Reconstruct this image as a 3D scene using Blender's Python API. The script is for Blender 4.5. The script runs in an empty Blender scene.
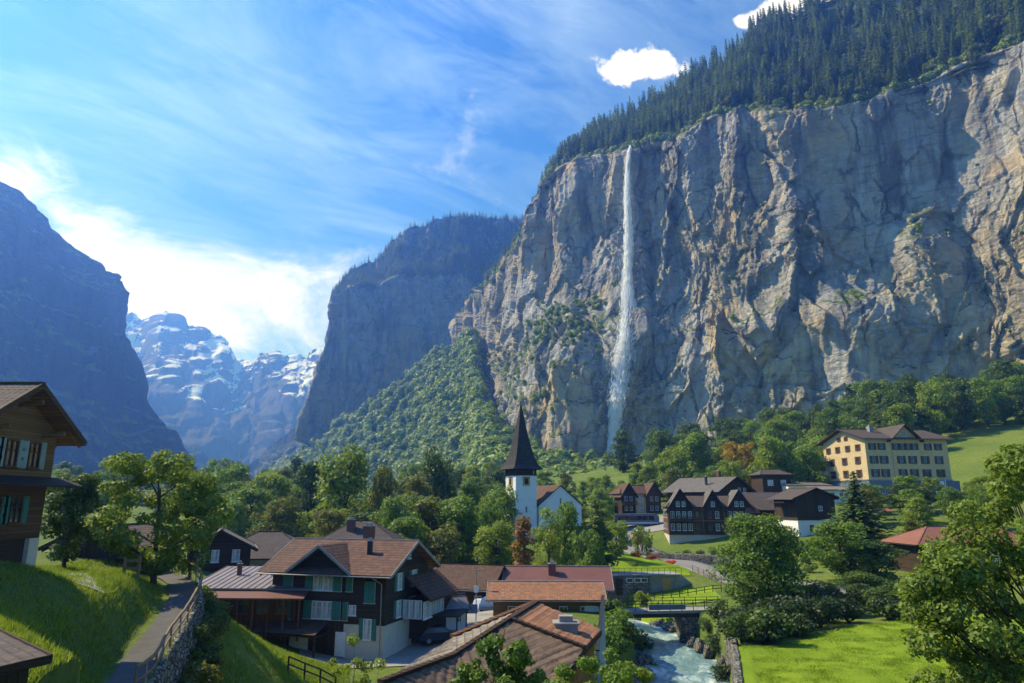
import bpy, math, random
import numpy as np
from mathutils import Vector, Matrix
random.seed(7); rng = np.random.default_rng(7)
R = math.radians; PI = math.pi
sc = bpy.context.scene; col = sc.collection

# ------------------------------------------------------------------ camera model (24 mm lens on the hillside)
F = 24/36*1024; PIT = R(13.1); CP, SP = math.cos(PIT), math.sin(PIT); CZ = 20.0
def ray(px, py):
    u = (px-512)/F; v = (341.5-py)/F; dy = CP-v*SP
    return u/dy, (SP+v*CP)/dy
def P(px, py, Y):
    a, b = ray(px, py); return Vector((a*Y, Y, CZ+b*Y))
def PZ(px, py, z):
    return P(px, py, (z-CZ)/ray(px, py)[1])

# ------------------------------------------------------------------ numpy noise
_perm = rng.permutation(4096).astype(np.int64)
_grad = rng.normal(size=(4096, 3)); _grad /= np.linalg.norm(_grad, axis=1)[:, None]
def perlin(x, y, z):
    x, y, z = np.broadcast_arrays(np.asarray(x, float), np.asarray(y, float), np.asarray(z, float))
    xi, yi, zi = np.floor(x).astype(np.int64), np.floor(y).astype(np.int64), np.floor(z).astype(np.int64)
    xf, yf, zf = x-xi, y-yi, z-zi
    fd = lambda t: t*t*t*(t*(t*6-15)+10)
    u, v, w = fd(xf), fd(yf), fd(zf); out = 0
    for i in (0, 1):
        for j in (0, 1):
            for k in (0, 1):
                h = _perm[(_perm[(_perm[(xi+i) & 4095]+yi+j) & 4095]+zi+k) & 4095]
                g = _grad[h]
                d = g[..., 0]*(xf-i)+g[..., 1]*(yf-j)+g[..., 2]*(zf-k)
                out = out+d*(u if i else 1-u)*(v if j else 1-v)*(w if k else 1-w)
    return out*1.6
def fbm(x, y, z=0.0, o=4, gain=.5):
    s = 0; a = 1; f = 1
    for i in range(o):
        s = s+a*perlin(x*f+i*17.3, y*f-i*9.1, z*f+i*5.7); a *= gain; f *= 2.03
    return s
def ridged(x, y, z=0.0, o=4):
    s = 0; a = 1; f = 1
    for i in range(o):
        s = s+a*(1-2*np.abs(perlin(x*f+i*11.3, y*f+i*7.7, z*f))); a *= .5; f *= 2.1
    return s

# ------------------------------------------------------------------ object helpers
def link(o, parent=None):
    col.objects.link(o)
    if parent: o.parent = parent
    return o
def tag(o, label=None, cat=None, group=None, kind=None):
    if label: o['label'] = label
    if cat: o['category'] = cat
    if group: o['group'] = group
    if kind: o['kind'] = kind
    return o
def thing(name, label, cat, loc=(0, 0, 0), rz=0, group=None):
    o = bpy.data.objects.new(name, None); o.empty_display_size = .3; link(o)
    o.location = loc; o.rotation_euler = (0, 0, rz)
    return tag(o, label, cat, group)
def mesh_np(name, V, Fc, smooth=False, uv=None):
    me = bpy.data.meshes.new(name)
    V = np.asarray(V, np.float32); Fc = np.asarray(Fc, np.int32); n = Fc.shape[1]
    me.vertices.add(len(V)); me.vertices.foreach_set('co', V.ravel())
    me.loops.add(Fc.size); me.loops.foreach_set('vertex_index', Fc.ravel())
    me.polygons.add(len(Fc)); me.polygons.foreach_set('loop_start', np.arange(0, Fc.size, n, dtype=np.int32))
    me.update(calc_edges=True)
    if uv is not None:
        l = me.uv_layers.new(name='UVMap'); l.data.foreach_set('uv', np.asarray(uv, np.float32)[Fc.ravel()].ravel())
    if smooth: me.polygons.foreach_set('use_smooth', np.ones(len(Fc), bool))
    return me
def obj(name, me, m=None, parent=None):
    o = bpy.data.objects.new(name, me)
    if m and not me.materials: me.materials.append(m)
    return link(o, parent)
def grid_faces(nu, nv):
    i = np.arange(nu-1)[:, None]*nv+np.arange(nv-1)[None]; i = i.ravel()
    return np.stack([i, i+nv, i+nv+1, i+1], 1)
class MB:
    def __init__(s): s.v = []; s.f = []
    def poly(s, pts):
        b = len(s.v); s.v += [tuple(p) for p in pts]; s.f.append(tuple(range(b, b+len(pts)))); return s
    def box(s, c, d, rz=0, M=None):
        b = len(s.v); hx, hy, hz = d[0]/2, d[1]/2, d[2]/2; ca, sa = math.cos(rz), math.sin(rz)
        for x, y, z in ((-hx,-hy,-hz),(hx,-hy,-hz),(hx,hy,-hz),(-hx,hy,-hz),(-hx,-hy,hz),(hx,-hy,hz),(hx,hy,hz),(-hx,hy,hz)):
            if M is not None: q = M @ Vector((x, y, z)); s.v.append((c[0]+q.x, c[1]+q.y, c[2]+q.z))
            else: s.v.append((c[0]+x*ca-y*sa, c[1]+x*sa+y*ca, c[2]+z))
        s.f += [tuple(b+i for i in q) for q in ((0,3,2,1),(4,5,6,7),(0,1,5,4),(1,2,6,5),(2,3,7,6),(3,0,4,7))]; return s
    def bar(s, a, b_, w, h=None):
        a, b_ = Vector(a), Vector(b_); d = b_-a; L = d.length
        if L < 1e-6: return s
        q = d.to_track_quat('X', 'Z').to_matrix(); return s.box((a+b_)/2, (L, w, h or w), M=q)
    def prism(s, ring, top):   # ring, top: equal-length point lists
        n = len(ring); b = len(s.v); s.v += [tuple(p) for p in ring]+[tuple(p) for p in top]
        for i in range(n): j = (i+1) % n; s.f.append((b+i, b+j, b+n+j, b+n+i))
        s.f.append(tuple(b+i for i in reversed(range(n)))); s.f.append(tuple(b+n+i for i in range(n))); return s
    def slab(s, pts, t):       # polygon extruded by t against its normal
        pts = [Vector(p) for p in pts]; n = (pts[1]-pts[0]).cross(pts[2]-pts[0]).normalized()
        return s.prism([p-n*t for p in pts], pts)
    def tube(s, pts, rad, n=6):
        b = len(s.v); k = len(pts); pts = [Vector(p) for p in pts]
        if not hasattr(rad, '__len__'): rad = [rad]*k
        for i, p in enumerate(pts):
            d = (pts[min(i+1, k-1)]-pts[max(i-1, 0)]).normalized(); a = d.orthogonal().normalized()
            if i and abs(d.z) < .99: a = d.cross(Vector((0, 0, 1))).normalized()
            c = d.cross(a)
            for j in range(n):
                q = p+(a*math.cos(2*PI*j/n)+c*math.sin(2*PI*j/n))*rad[i]; s.v.append(tuple(q))
        for i in range(k-1):
            for j in range(n):
                s.f.append((b+i*n+j, b+i*n+(j+1) % n, b+(i+1)*n+(j+1) % n, b+(i+1)*n+j))
        s.f.append(tuple(b+j for j in reversed(range(n)))); s.f.append(tuple(b+(k-1)*n+j for j in range(n))); return s
    def mesh(s, name, smooth=False):
        me = bpy.data.meshes.new(name); me.from_pydata(s.v, [], s.f); me.update()
        if smooth: me.polygons.foreach_set('use_smooth', np.ones(len(me.polygons), bool))
        return me
    def build(s, name, m, parent=None, smooth=False): return obj(name, s.mesh(name, smooth), m, parent)

# ------------------------------------------------------------------ node helpers
class NT:
    def __init__(s, tree): s.t = tree; s.n = tree.nodes; s.l = tree.links
    def new(s, typ, **kw):
        n = s.n.new(typ)
        for k, v in kw.items(): setattr(n, k, v)
        return n
    def put(s, sock, val):
        if hasattr(val, 'is_output'): s.l.new(val, sock)
        elif val is not None:
            try: sock.default_value = val
            except Exception: sock.default_value = (*val, 1)
    def math(s, op, a, b=None, c=None, clamp=False):
        n = s.new('ShaderNodeMath', operation=op, use_clamp=clamp)
        for i, q in enumerate((a, b, c)):
            if q is not None: s.put(n.inputs[i], q)
        return n.outputs[0]
    def vmath(s, op, a, b=None):
        n = s.new('ShaderNodeVectorMath', operation=op); s.put(n.inputs[0], a)
        if b is not None: s.put(n.inputs[1], b)
        return n.outputs[0]
    def noise(s, vec, scale, detail=4, rough=.55, dist=0, col=False):
        n = s.new('ShaderNodeTexNoise'); s.put(n.inputs['Vector'], vec)
        n.inputs['Scale'].default_value = scale; n.inputs['Detail'].default_value = detail
        n.inputs['Roughness'].default_value = rough; n.inputs['Distortion'].default_value = dist
        return n.outputs['Color' if col else 'Fac']
    def mapr(s, x, a, b, c=0., d=1., smooth=False):
        n = s.new('ShaderNodeMapRange'); n.clamp = True
        if smooth: n.interpolation_type = 'SMOOTHSTEP'
        s.put(n.inputs[0], x); n.inputs[1].default_value = a; n.inputs[2].default_value = b
        n.inputs[3].default_value = c; n.inputs[4].default_value = d
        return n.outputs[0]
    def mix(s, f, a, b, op='MIX'):
        n = s.new('ShaderNodeMix', data_type='RGBA', blend_type=op); n.clamp_factor = True
        s.put(n.inputs[0], f); s.put(n.inputs[6], a); s.put(n.inputs[7], b)
        return n.outputs[2]
    def scale(s, vec, sx, sy, sz):
        return s.vmath('MULTIPLY', vec, (sx, sy, sz))
    def sep(s, vec):
        n = s.new('ShaderNodeSeparateXYZ'); s.put(n.inputs[0], vec); return n.outputs
    def bump(s, h, strength=.5, dist=.1):
        n = s.new('ShaderNodeBump'); s.put(n.inputs['Height'], h)
        n.inputs['Strength'].default_value = strength; n.inputs['Distance'].default_value = dist
        return n.outputs[0]
def new_mat(name):
    m = bpy.data.materials.new(name); m.use_nodes = True; t = NT(m.node_tree); t.n.clear()
    out = t.new('ShaderNodeOutputMaterial'); b = t.new('ShaderNodeBsdfPrincipled'); t.l.new(b.outputs[0], out.inputs[0])
    tc = t.new('ShaderNodeTexCoord'); return m, t, b, tc, out
def finish(t, b, colr, rough=.8, bump=None, spec=.3, metal=0):
    t.put(b.inputs['Base Color'], colr); t.put(b.inputs['Roughness'], rough)
    b.inputs['Specular IOR Level'].default_value = spec; b.inputs['Metallic'].default_value = metal
    if bump is not None: t.l.new(bump, b.inputs['Normal'])
def m_plain(name, c1, c2=None, scale=3., rough=.75, bstr=.25, bdist=.02, spec=.3, metal=0):
    m, t, b, tc, _ = new_mat(name); v = tc.outputs['Object']
    c2 = c2 or tuple(x*.7 for x in c1)
    n1 = t.noise(v, scale, 5, .6); n2 = t.noise(v, scale*7, 4, .6)
    f = t.mapr(t.math('ADD', t.math('MULTIPLY', n1, .7), t.math('MULTIPLY', n2, .3)), .32, .68)
    finish(t, b, t.mix(f, (*c2, 1), (*c1, 1)), rough, t.bump(n2, bstr, bdist), spec, metal); return m
def m_wood(name, c1, c2, plank=.18, vertical=False, rough=.8):
    """weathered planks / squared logs: joints every `plank` m, grain along them, blotchy weathering"""
    m, t, b, tc, _ = new_mat(name); v = tc.outputs['Object']; x, y, z = t.sep(v)
    ax = t.math('ADD', x, y) if vertical else z
    q = t.math('DIVIDE', ax, plank); fr = t.math('FRACT', q); fl = t.math('FLOOR', q)
    joint = t.math('GREATER_THAN', t.math('ABSOLUTE', t.math('SUBTRACT', fr, .5)), .44)
    wn = t.new('ShaderNodeTexWhiteNoise', noise_dimensions='1D'); t.put(wn.inputs['W'], fl)
    g = t.noise(t.scale(v, 30, 30, 1.5) if vertical else t.scale(v, 1.5, 1.5, 30), 1, 4, .6)
    w = t.noise(v, .6, 5, .6)
    f = t.math('ADD', t.math('MULTIPLY', wn.outputs[0], .4), t.math('ADD', t.math('MULTIPLY', g, .35), t.math('MULTIPLY', w, .5)))
    c = t.mix(t.mapr(f, .3, .95), (*c2, 1), (*c1, 1)); c = t.mix(t.math('MULTIPLY', joint, .75), c, (*[q_*.25 for q_ in c2], 1))
    h = t.math('SUBTRACT', t.math('MULTIPLY', g, .3), joint)
    finish(t, b, c, rough, t.bump(h, .6, .02), .2); return m
def m_tiles(name, ca, cb, cc, tw=.28, th=.32, dirt=.5):
    """roof tiles: UV is metres on the slope; each tile gets its own tone, lichen over it"""
    m, t, b, tc, _ = new_mat(name); uv = tc.outputs['UV']; x, y, z = t.sep(uv)
    row = t.math('FLOOR', t.math('DIVIDE', y, th))
    cx = t.math('FLOOR', t.math('ADD', t.math('DIVIDE', x, tw), t.math('MULTIPLY', t.math('MODULO', row, 2.), 0.)))
    cmb = t.new('ShaderNodeCombineXYZ'); t.put(cmb.inputs[0], cx); t.put(cmb.inputs[1], row)
    wn = t.new('ShaderNodeTexWhiteNoise', noise_dimensions='2D'); t.put(wn.inputs['Vector'], cmb.outputs[0])
    c = t.mix(wn.outputs[0], (*ca, 1), (*cb, 1))
    crs = t.mapr(t.math('FRACT', t.math('DIVIDE', y, th)), .0, .34, .62, 0.)
    n = t.noise(tc.outputs['Object'], .8, 6, .65); n2 = t.noise(tc.outputs['Object'], 6, 5, .65)
    c = t.mix(t.math('MULTIPLY', t.mapr(n, .45, .7), dirt), c, (*cc, 1))
    c = t.mix(t.math('MULTIPLY', t.mapr(n2, .55, .75), .35), c, (.28, .27, .22, 1)); c = t.mix(crs, c, (cb[0]*.22, cb[1]*.22, cb[2]*.22, 1))
    finish(t, b, c, .85, t.bump(n2, .3, .02), .2); return m
def m_leaf(name, c1, c2, trans=.35, var=.5, nsc=5, nw=.25):
    """leaf: own tone for every leaf and every tree, part of the light passes through"""
    m, t, b, tc, out = new_mat(name)
    geo = t.new('ShaderNodeNewGeometry'); oi = t.new('ShaderNodeObjectInfo')
    f = t.math('ADD', t.math('MULTIPLY', geo.outputs['Random Per Island'], var), t.math('MULTIPLY', oi.outputs['Random'], 1-var))
    n = t.noise(tc.outputs['Object'], nsc, 3, .6)
    f = t.math('ADD', t.math('MULTIPLY', f, 1-nw), t.math('MULTIPLY', t.mapr(n, .35, .65), nw))
    c = t.mix(f, (*c2, 1), (*c1, 1))
    finish(t, b, c, .55, None, .35)
    tr = t.new('ShaderNodeBsdfTranslucent'); t.put(tr.inputs[0], t.mix(.5, c, t.mix(1., c, (1.7, 1.6, .5, 1), 'MULTIPLY')))
    ms = t.new('ShaderNodeMixShader'); ms.inputs[0].default_value = trans
    t.l.new(b.outputs[0], ms.inputs[1]); t.l.new(tr.outputs[0], ms.inputs[2]); t.l.new(ms.outputs[0], out.inputs[0])
    return m

M = {}
M['timber_dark'] = m_wood('dark_timber', (.075, .048, .032), (.03, .02, .015))
M['timber_brown'] = m_wood('brown_timber', (.16, .085, .042), (.07, .038, .02))
M['timber_warm'] = m_wood('warm_timber', (.30, .16, .065), (.15, .075, .03), .14)
M['timber_red'] = m_wood('red_boards', (.22, .085, .035), (.10, .042, .02), .16, True)
M['boards_dark'] = m_wood('dark_upright_boards', (.085, .055, .038), (.035, .024, .017), .2, True)
M['white_plaster'] = m_plain('white_plaster', (.78, .78, .76), (.66, .66, .65), 1.2, .9, .15)
M['cream_plaster'] = m_plain('cream_plaster', (.62, .56, .46), (.48, .43, .35), 1., .9, .15)
M['yellow_plaster'] = m_plain('yellow_plaster', (.60, .46, .26), (.48, .36, .20), .7, .9, .15)
M['blue_render'] = m_plain('blue_grey_render', (.16, .20, .26), (.11, .14, .19), .8, .9, .15)
M['pale_blue_cladding'] = m_wood('pale_blue_cladding', (.30, .38, .48), (.22, .29, .38), .25, True)
def m_stone():
    m, t, b, tc, _ = new_mat('rubble_stone'); v = tc.outputs['Object']
    vo = t.new('ShaderNodeTexVoronoi'); vo.feature = 'F1'; t.put(vo.inputs['Vector'], t.scale(v, 1, 1, 1.7)); vo.inputs['Scale'].default_value = 2.2
    ve = t.new('ShaderNodeTexVoronoi'); ve.feature = 'DISTANCE_TO_EDGE'; t.put(ve.inputs['Vector'], t.scale(v, 1, 1, 1.7)); ve.inputs['Scale'].default_value = 2.2
    n = t.noise(v, .7, 5, .65); f = t.noise(v, 9, 5, .6); e = t.mapr(ve.outputs['Distance'], .02, .12)
    wn = t.sep(vo.outputs['Color'])[0]
    c = t.mix(wn, (.10, .095, .09, 1), (.30, .285, .255, 1)); c = t.mix(t.mapr(n, .5, .68), c, (.07, .085, .04, 1)); c = t.mix(t.math('MULTIPLY', t.mapr(f, .4, .7), .4), c, (.36, .34, .31, 1)); c = t.mix(e, (.035, .033, .03, 1), c)
    finish(t, b, c, .9, t.bump(t.math('ADD', e, t.math('MULTIPLY', f, .4)), .9, .08), .2); return m
M['stone'] = m_stone()
M['concrete'] = m_plain('weathered_concrete', (.34, .33, .31), (.2, .2, .19), 1.5, .9, .3)
M['tiles_red'] = m_tiles('aged_red_tiles', (.17, .088, .062), (.10, .056, .043), (.075, .055, .047), .34, .42)
M['tiles_orange'] = m_tiles('orange_tiles', (.36, .175, .095), (.235, .115, .068), (.22, .11, .06), .3, .34, .35)
M['tiles_brown'] = m_tiles('brown_tiles', (.14, .075, .05), (.085, .05, .036), (.07, .05, .04))
M['tiles_dark'] = m_tiles('dark_brown_tiles', (.19, .125, .088), (.13, .09, .066), (.06, .052, .045), .3, .34)  # darker brown, for the barn roof and the near house's camera-side slope
M['tiles_sunlit'] = m_tiles('pale_sunlit_tiles', (.30, .255, .20), (.17, .14, .11), (.13, .115, .095), .3, .34)  # paler tone paints the sunlit look of the near roof's left slope
M['tiles_grey'] = m_tiles('grey_slates', (.17, .155, .145), (.11, .10, .095), (.085, .08, .075), .3, .25)
M['tiles_violet'] = m_tiles('dull_brown_slates', (.11, .085, .075), (.075, .06, .055), (.06, .05, .048), .3, .25)
M['metal_roof'] = m_plain('grey_sheet_metal', (.27, .23, .23), (.18, .15, .15), .7, .55, .15, metal=.2)
M['metal_red'] = m_plain('dull_red_sheet_metal', (.19, .075, .058), (.13, .055, .045), .6, .6, .15)
M['roof_red'] = m_plain('brick_red_roofing', (.26, .105, .07), (.19, .08, .055), .6, .8, .2)
M['grey_metal'] = m_plain('grey_metal', (.35, .35, .36), (.25, .25, .26), 2., .45, .1, metal=.6)
M['dark_metal'] = m_plain('dark_iron', (.05, .05, .052), (.03, .03, .03), 3., .5, .1, metal=.4)
M['shutter_green'] = m_plain('green_shutter_paint', (.05, .20, .165), (.035, .14, .12), 2., .6, .1)
M['shutter_pale'] = m_plain('pale_shutter_paint', (.30, .36, .36), (.22, .28, .28), 2., .6, .1)
M['shutter_brown'] = m_plain('brown_shutter_paint', (.12, .06, .035), (.08, .04, .025), 2., .6, .1)
M['white_paint'] = m_plain('white_paint', (.78, .78, .76), (.62, .62, .6), 3., .5, .1)
M['brick'] = m_plain('chimney_brick', (.20, .10, .065), (.11, .06, .045), 6., .9, .4)
M['wood_rail'] = m_plain('weathered_rail_wood', (.30, .20, .115), (.17, .12, .075), 4., .8, .4)
M['door_ochre'] = m_plain('ochre_door_paint', (.52, .33, .11), (.4, .25, .08), 2., .7, .1)
M['spire'] = m_tiles('spire_shingles', (.05, .045, .043), (.028, .026, .026), (.04, .038, .036), .35, .35)
M['bark'] = m_plain('bark', (.11, .085, .062), (.045, .036, .028), 5., .95, .8, .05)
M['bark_wet'] = m_plain('dark_bark', (.07, .055, .042), (.03, .025, .02), 5., .95, .8, .05)
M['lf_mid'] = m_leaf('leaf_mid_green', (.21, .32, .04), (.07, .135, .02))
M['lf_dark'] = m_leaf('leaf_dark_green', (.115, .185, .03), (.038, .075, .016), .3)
M['lf_light'] = m_leaf('leaf_light_green', (.28, .36, .045), (.11, .18, .025), .42)
M['lf_olive'] = m_leaf('leaf_olive_green', (.23, .24, .035), (.08, .105, .018), .38)
M['lf_olive2'] = m_leaf('maple_leaf', (.27, .36, .055), (.05, .10, .018), .40, .85)
M['lf_gold'] = m_leaf('leaf_autumn_gold', (.50, .33, .035), (.22, .17, .025), .4)
M['lf_rust'] = m_leaf('leaf_rust_brown', (.40, .18, .03), (.15, .11, .025), .35)
M['lf_conifer'] = m_leaf('conifer_needles', (.20, .28, .05), (.055, .095, .025), .2)
M['lf_conifer_mass'] = m_leaf('conifer_forest_needles', (.22, .30, .05), (.045, .085, .022), .2, .5, .045, .6)
M['lf_spruce'] = m_leaf('spruce_sprays', (.10, .17, .04), (.035, .07, .02), .2, .8)
M['lf_rim'] = m_leaf('rim_bush_leaves', (.34, .42, .06), (.08, .15, .025), .3)
M['lf_shade'] = m_leaf('leaf_shade_green', (.05, .085, .02), (.018, .036, .012), .25)  # green darkened so the hedge's shade is painted into the leaves
M['lf_wood'] = m_leaf('wood_slope_leaves', (.30, .40, .05), (.075, .15, .028), .3, .6, .055, .7)
M['lf_flower'] = m_leaf('red_orange_blossom', (.75, .09, .02), (.45, .05, .02), .2)
def m_glass():
    m, t, b, tc, _ = new_mat('window_glass'); n = t.noise(tc.outputs['Object'], .7, 2)
    finish(t, b, t.mix(t.mapr(n, .4, .6), (.02, .024, .03, 1), (.06, .065, .07, 1)), .06, None, .8); return m
M['glass'] = m_glass()
def m_curtain():
    m, t, b, tc, _ = new_mat('curtained_glass'); n = t.noise(t.scale(tc.outputs['Object'], 9, 9, .6), 1, 3)
    finish(t, b, t.mix(t.mapr(n, .4, .6), (.62, .64, .66, 1), (.25, .27, .3, 1)), .25, None, .5); return m
M['curtain'] = m_curtain()
def m_rock(name, haze=0, snow=None, tone=1.):
    m, t, b, tc, _ = new_mat(name); v = tc.outputs['Object']; geo = t.new('ShaderNodeNewGeometry')
    big = t.noise(v, .009, 5, .6, .4); mid = t.noise(v, .035, 6, .65, .3); fine = t.noise(v, .22, 6, .7)
    stv = t.scale(v, 1, 1, .06); st1 = t.noise(stv, .045, 6, .65, .2); st2 = t.noise(stv, .19, 4, .6)
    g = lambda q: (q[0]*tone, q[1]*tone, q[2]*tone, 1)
    c = t.mix(t.mapr(mid, .35, .65), g((.22, .215, .205)), g((.42, .40, .37)))
    c = t.mix(t.math('MULTIPLY', t.mapr(big, .44, .58), .75), c, t.mix(t.mapr(mid, .35, .65), g((.30, .235, .13)), g((.50, .39, .215))))
    c = t.mix(t.math('MULTIPLY', t.mapr(t.noise(t.vmath('ADD', v, (300, 70, 20)), .02, 5, .6), .56, .68), .7), c, g((.48, .32, .14)))
    c = t.mix(t.math('MULTIPLY', t.mapr(st1, .50, .62), .85), c, g((.085, .085, .09)))
    c = t.mix(t.math('MULTIPLY', t.mapr(st2, .55, .72), .55), c, g((.13, .13, .135)))
    c = t.mix(t.math('MULTIPLY', t.mapr(t.noise(stv, .11, 5, .6, .3), .60, .7), .5), c, g((.56, .54, .5)))
    c = t.mix(t.mapr(fine, .3, .7, .0, .35), c, g((.14, .135, .13)))
    wv = t.vmath('ADD', v, t.vmath('MULTIPLY', t.noise(v, .05, 4, .6, 0, True), (14, 14, 14)))
    ve = t.new('ShaderNodeTexVoronoi'); ve.feature = 'DISTANCE_TO_EDGE'; t.put(ve.inputs['Vector'], t.scale(wv, 1, 1, .4)); ve.inputs['Scale'].default_value = .055
    crk = t.math('SUBTRACT', 1., t.mapr(ve.outputs['Distance'], .0, .07)); crk = t.math('MULTIPLY', crk, t.mapr(t.noise(v, .03, 4, .6), .45, .6))
    strata = t.noise(t.vmath('ADD', t.scale(wv, .012, .012, .42), (2, 3, 4)), 1, 5, .65)
    c = t.mix(t.math('MULTIPLY', t.mapr(strata, .54, .64), .5), c, g((.11, .108, .105)))
    c = t.mix(t.math('MULTIPLY', crk, .8), c, g((.05, .05, .052)))
    nz = t.sep(geo.outputs['Normal'])[2]
    vg = t.math('ADD', nz, t.math('MULTIPLY', t.math('SUBTRACT', t.noise(v, .05, 5, .65), .5), 1.1))
    gc = t.mix(t.mapr(fine, .35, .65), (.045, .075, .018, 1), (.15, .185, .045, 1))
    if snow is None: c = t.mix(t.mapr(vg, .46, .66), c, gc)
    else:
        z = t.sep(geo.outputs['Position'])[2]
        sn = t.math('ADD', t.math('MULTIPLY', nz, .6), t.math('ADD', t.math('MULTIPLY', t.math('SUBTRACT', t.noise(v, .0035, 7, .7, .6), .5), 2.2), t.mapr(z, snow[0], snow[1], -.5, .2)))
        c = t.mix(t.mapr(sn, .50, .58), c, (.85, .87, .9, 1))
    h = t.math('ADD', t.math('SUBTRACT', t.math('MULTIPLY', mid, 3.), t.math('ADD', t.math('MULTIPLY', crk, 1.6), t.math('MULTIPLY', strata, 1.6))), t.math('ADD', t.math('MULTIPLY', fine, 1.2), t.math('MULTIPLY', st2, .8)))
    finish(t, b, c, .9, t.bump(h, .8, 2.2), .2); return m
M['rock'] = m_rock('limestone_cliff', tone=1.3)
M['rock_far'] = m_rock('far_limestone', tone=.9)
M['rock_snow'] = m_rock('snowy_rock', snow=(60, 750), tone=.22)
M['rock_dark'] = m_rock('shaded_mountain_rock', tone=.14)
def m_ground():
    m, t, b, tc, _ = new_mat('meadow_ground'); v = tc.outputs['Object']
    a = t.noise(v, .06, 5, .6); f = t.noise(v, 1.3, 6, .7); g = t.noise(t.scale(v, 1, 1, .3), 9, 4, .7)
    c = t.mix(t.mapr(a, .35, .65), (.085, .14, .026, 1), (.17, .215, .035, 1))
    c = t.mix(t.math('MULTIPLY', t.mapr(f, .45, .7), .75), c, (.05, .095, .02, 1))
    c = t.mix(t.math('MULTIPLY', t.mapr(g, .5, .75), .4), c, (.22, .25, .06, 1))
    c = t.mix(t.math('MULTIPLY', t.mapr(t.noise(v, .35, 4, .6), .62, .72), .5), c, (.16, .14, .07, 1))
    finish(t, b, c, .9, t.bump(t.math('ADD', f, g), .7, .15), .15); return m
M['ground'] = m_ground()
M['forest_floor'] = m_plain('forest_floor', (.05, .085, .022), (.025, .045, .014), .05, .95, .3)
M['lawn'] = m_leaf('mown_lawn_blades', (.25, .34, .02), (.15, .23, .012), .4, .5, .25, .2)
M['grass'] = m_leaf('meadow_blades', (.30, .38, .04), (.11, .18, .022), .4)
def m_lawn_floor():
    m, t, b, tc, _ = new_mat('mown_lawn'); v = tc.outputs['Object']
    a = t.noise(v, .12, 5, .6); f = t.noise(v, 2.2, 5, .7); g = t.noise(v, 14, 4, .7)
    st = t.noise(t.scale(v, .9, .1, 1), 1, 3, .5)
    c = t.mix(t.mapr(a, .35, .65), (.15, .235, .012, 1), (.21, .30, .018, 1))
    c = t.mix(t.math('MULTIPLY', t.mapr(st, .45, .65), .55), c, (.12, .2, .012, 1))
    c = t.mix(t.math('MULTIPLY', t.mapr(f, .5, .72), .5), c, (.10, .17, .015, 1))
    c = t.mix(t.math('MULTIPLY', t.mapr(g, .5, .7), .4), c, (.25, .32, .04, 1))
    finish(t, b, c, .9, t.bump(t.math('ADD', f, g), .6, .06), .1); return m
M['lawn_floor'] = m_lawn_floor()
M['asphalt'] = m_plain('worn_asphalt', (.25, .24, .23), (.17, .165, .16), 1.5, .9, .2)
M['gravel'] = m_plain('pale_yard_gravel', (.33, .32, .30), (.22, .21, .2), 1.2, .95, .3)
M['pathm'] = m_plain('path_tarmac', (.12, .115, .11), (.075, .072, .07), 2., .95, .3)
def m_water():
    m, t, b, tc, _ = new_mat('glacial_water'); v = tc.outputs['Object']
    a = t.noise(t.scale(v, 1, .5, 1), .8, 6, .7, .8); f = t.noise(v, 5, 5, .7, .5)
    lo = t.noise(v, .12, 3, .5)
    foam = t.math('ADD', t.math('ADD', t.math('MULTIPLY', a, .65), t.math('MULTIPLY', f, .35)), t.mapr(lo, .35, .65, -.12, .1))
    c = t.mix(t.mapr(foam, .42, .53), (.14, .26, .28, 1), (.31, .45, .47, 1)); c = t.mix(t.mapr(foam, .52, .62), c, (.82, .87, .88, 1))
    finish(t, b, c, .25, t.bump(t.math('ADD', a, t.math('MULTIPLY', f, .4)), .9, .25), .5); return m
M['water'] = m_water()
def m_fall():
    m, t, b, tc, out = new_mat('falling_water')
    finish(t, b, (.97, .975, .98, 1), .6, None, .2)
    tr = t.new('ShaderNodeBsdfTranslucent'); tr.inputs[0].default_value = (.97, .975, .98, 1)
    tp = t.new('ShaderNodeBsdfTransparent')
    ms = t.new('ShaderNodeMixShader'); ms.inputs[0].default_value = .5
    t.l.new(b.outputs[0], ms.inputs[1]); t.l.new(tr.outputs[0], ms.inputs[2])
    m2 = t.new('ShaderNodeMixShader'); m2.inputs[0].default_value = .88
    t.l.new(tp.outputs[0], m2.inputs[1]); t.l.new(ms.outputs[0], m2.inputs[2]); t.l.new(m2.outputs[0], out.inputs[0]); return m
M['fall'] = m_fall()
# ------------------------------------------------------------------ camera, sun, sky
cam = bpy.data.cameras.new('camera'); cam.lens = 24; cam.sensor_width = 36; cam.clip_end = 60000; cam.clip_start = .1
co = bpy.data.objects.new('camera', cam); col.objects.link(co); co.location = (0, 0, CZ); co.rotation_euler = (R(90)+PIT, 0, 0)
sc.camera = co
SUN_AZ, SUN_EL = R(-68), R(47)          # left of the view, over the valley's east side
sd = Vector((math.sin(SUN_AZ)*math.cos(SUN_EL), math.cos(SUN_AZ)*math.cos(SUN_EL), math.sin(SUN_EL)))
sun = bpy.data.lights.new('sun', 'SUN'); sun.energy = 5.0; sun.angle = R(.53); sun.color = (1, .93, .82)
so = bpy.data.objects.new('sun', sun); col.objects.link(so); so.rotation_euler = (-sd).to_track_quat('-Z', 'Y').to_euler(); so.location = (-300, 100, 900)
w = bpy.data.worlds.new('World'); sc.world = w; w.use_nodes = True; t = NT(w.node_tree); t.n.clear()
wo = t.new('ShaderNodeOutputWorld'); bg = t.new('ShaderNodeBackground'); t.l.new(bg.outputs[0], wo.inputs[0])
sky = t.new('ShaderNodeTexSky'); sky.sky_type = 'NISHITA'; sky.sun_disc = False; sky.sun_elevation = SUN_EL; sky.sun_rotation = SUN_AZ
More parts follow.
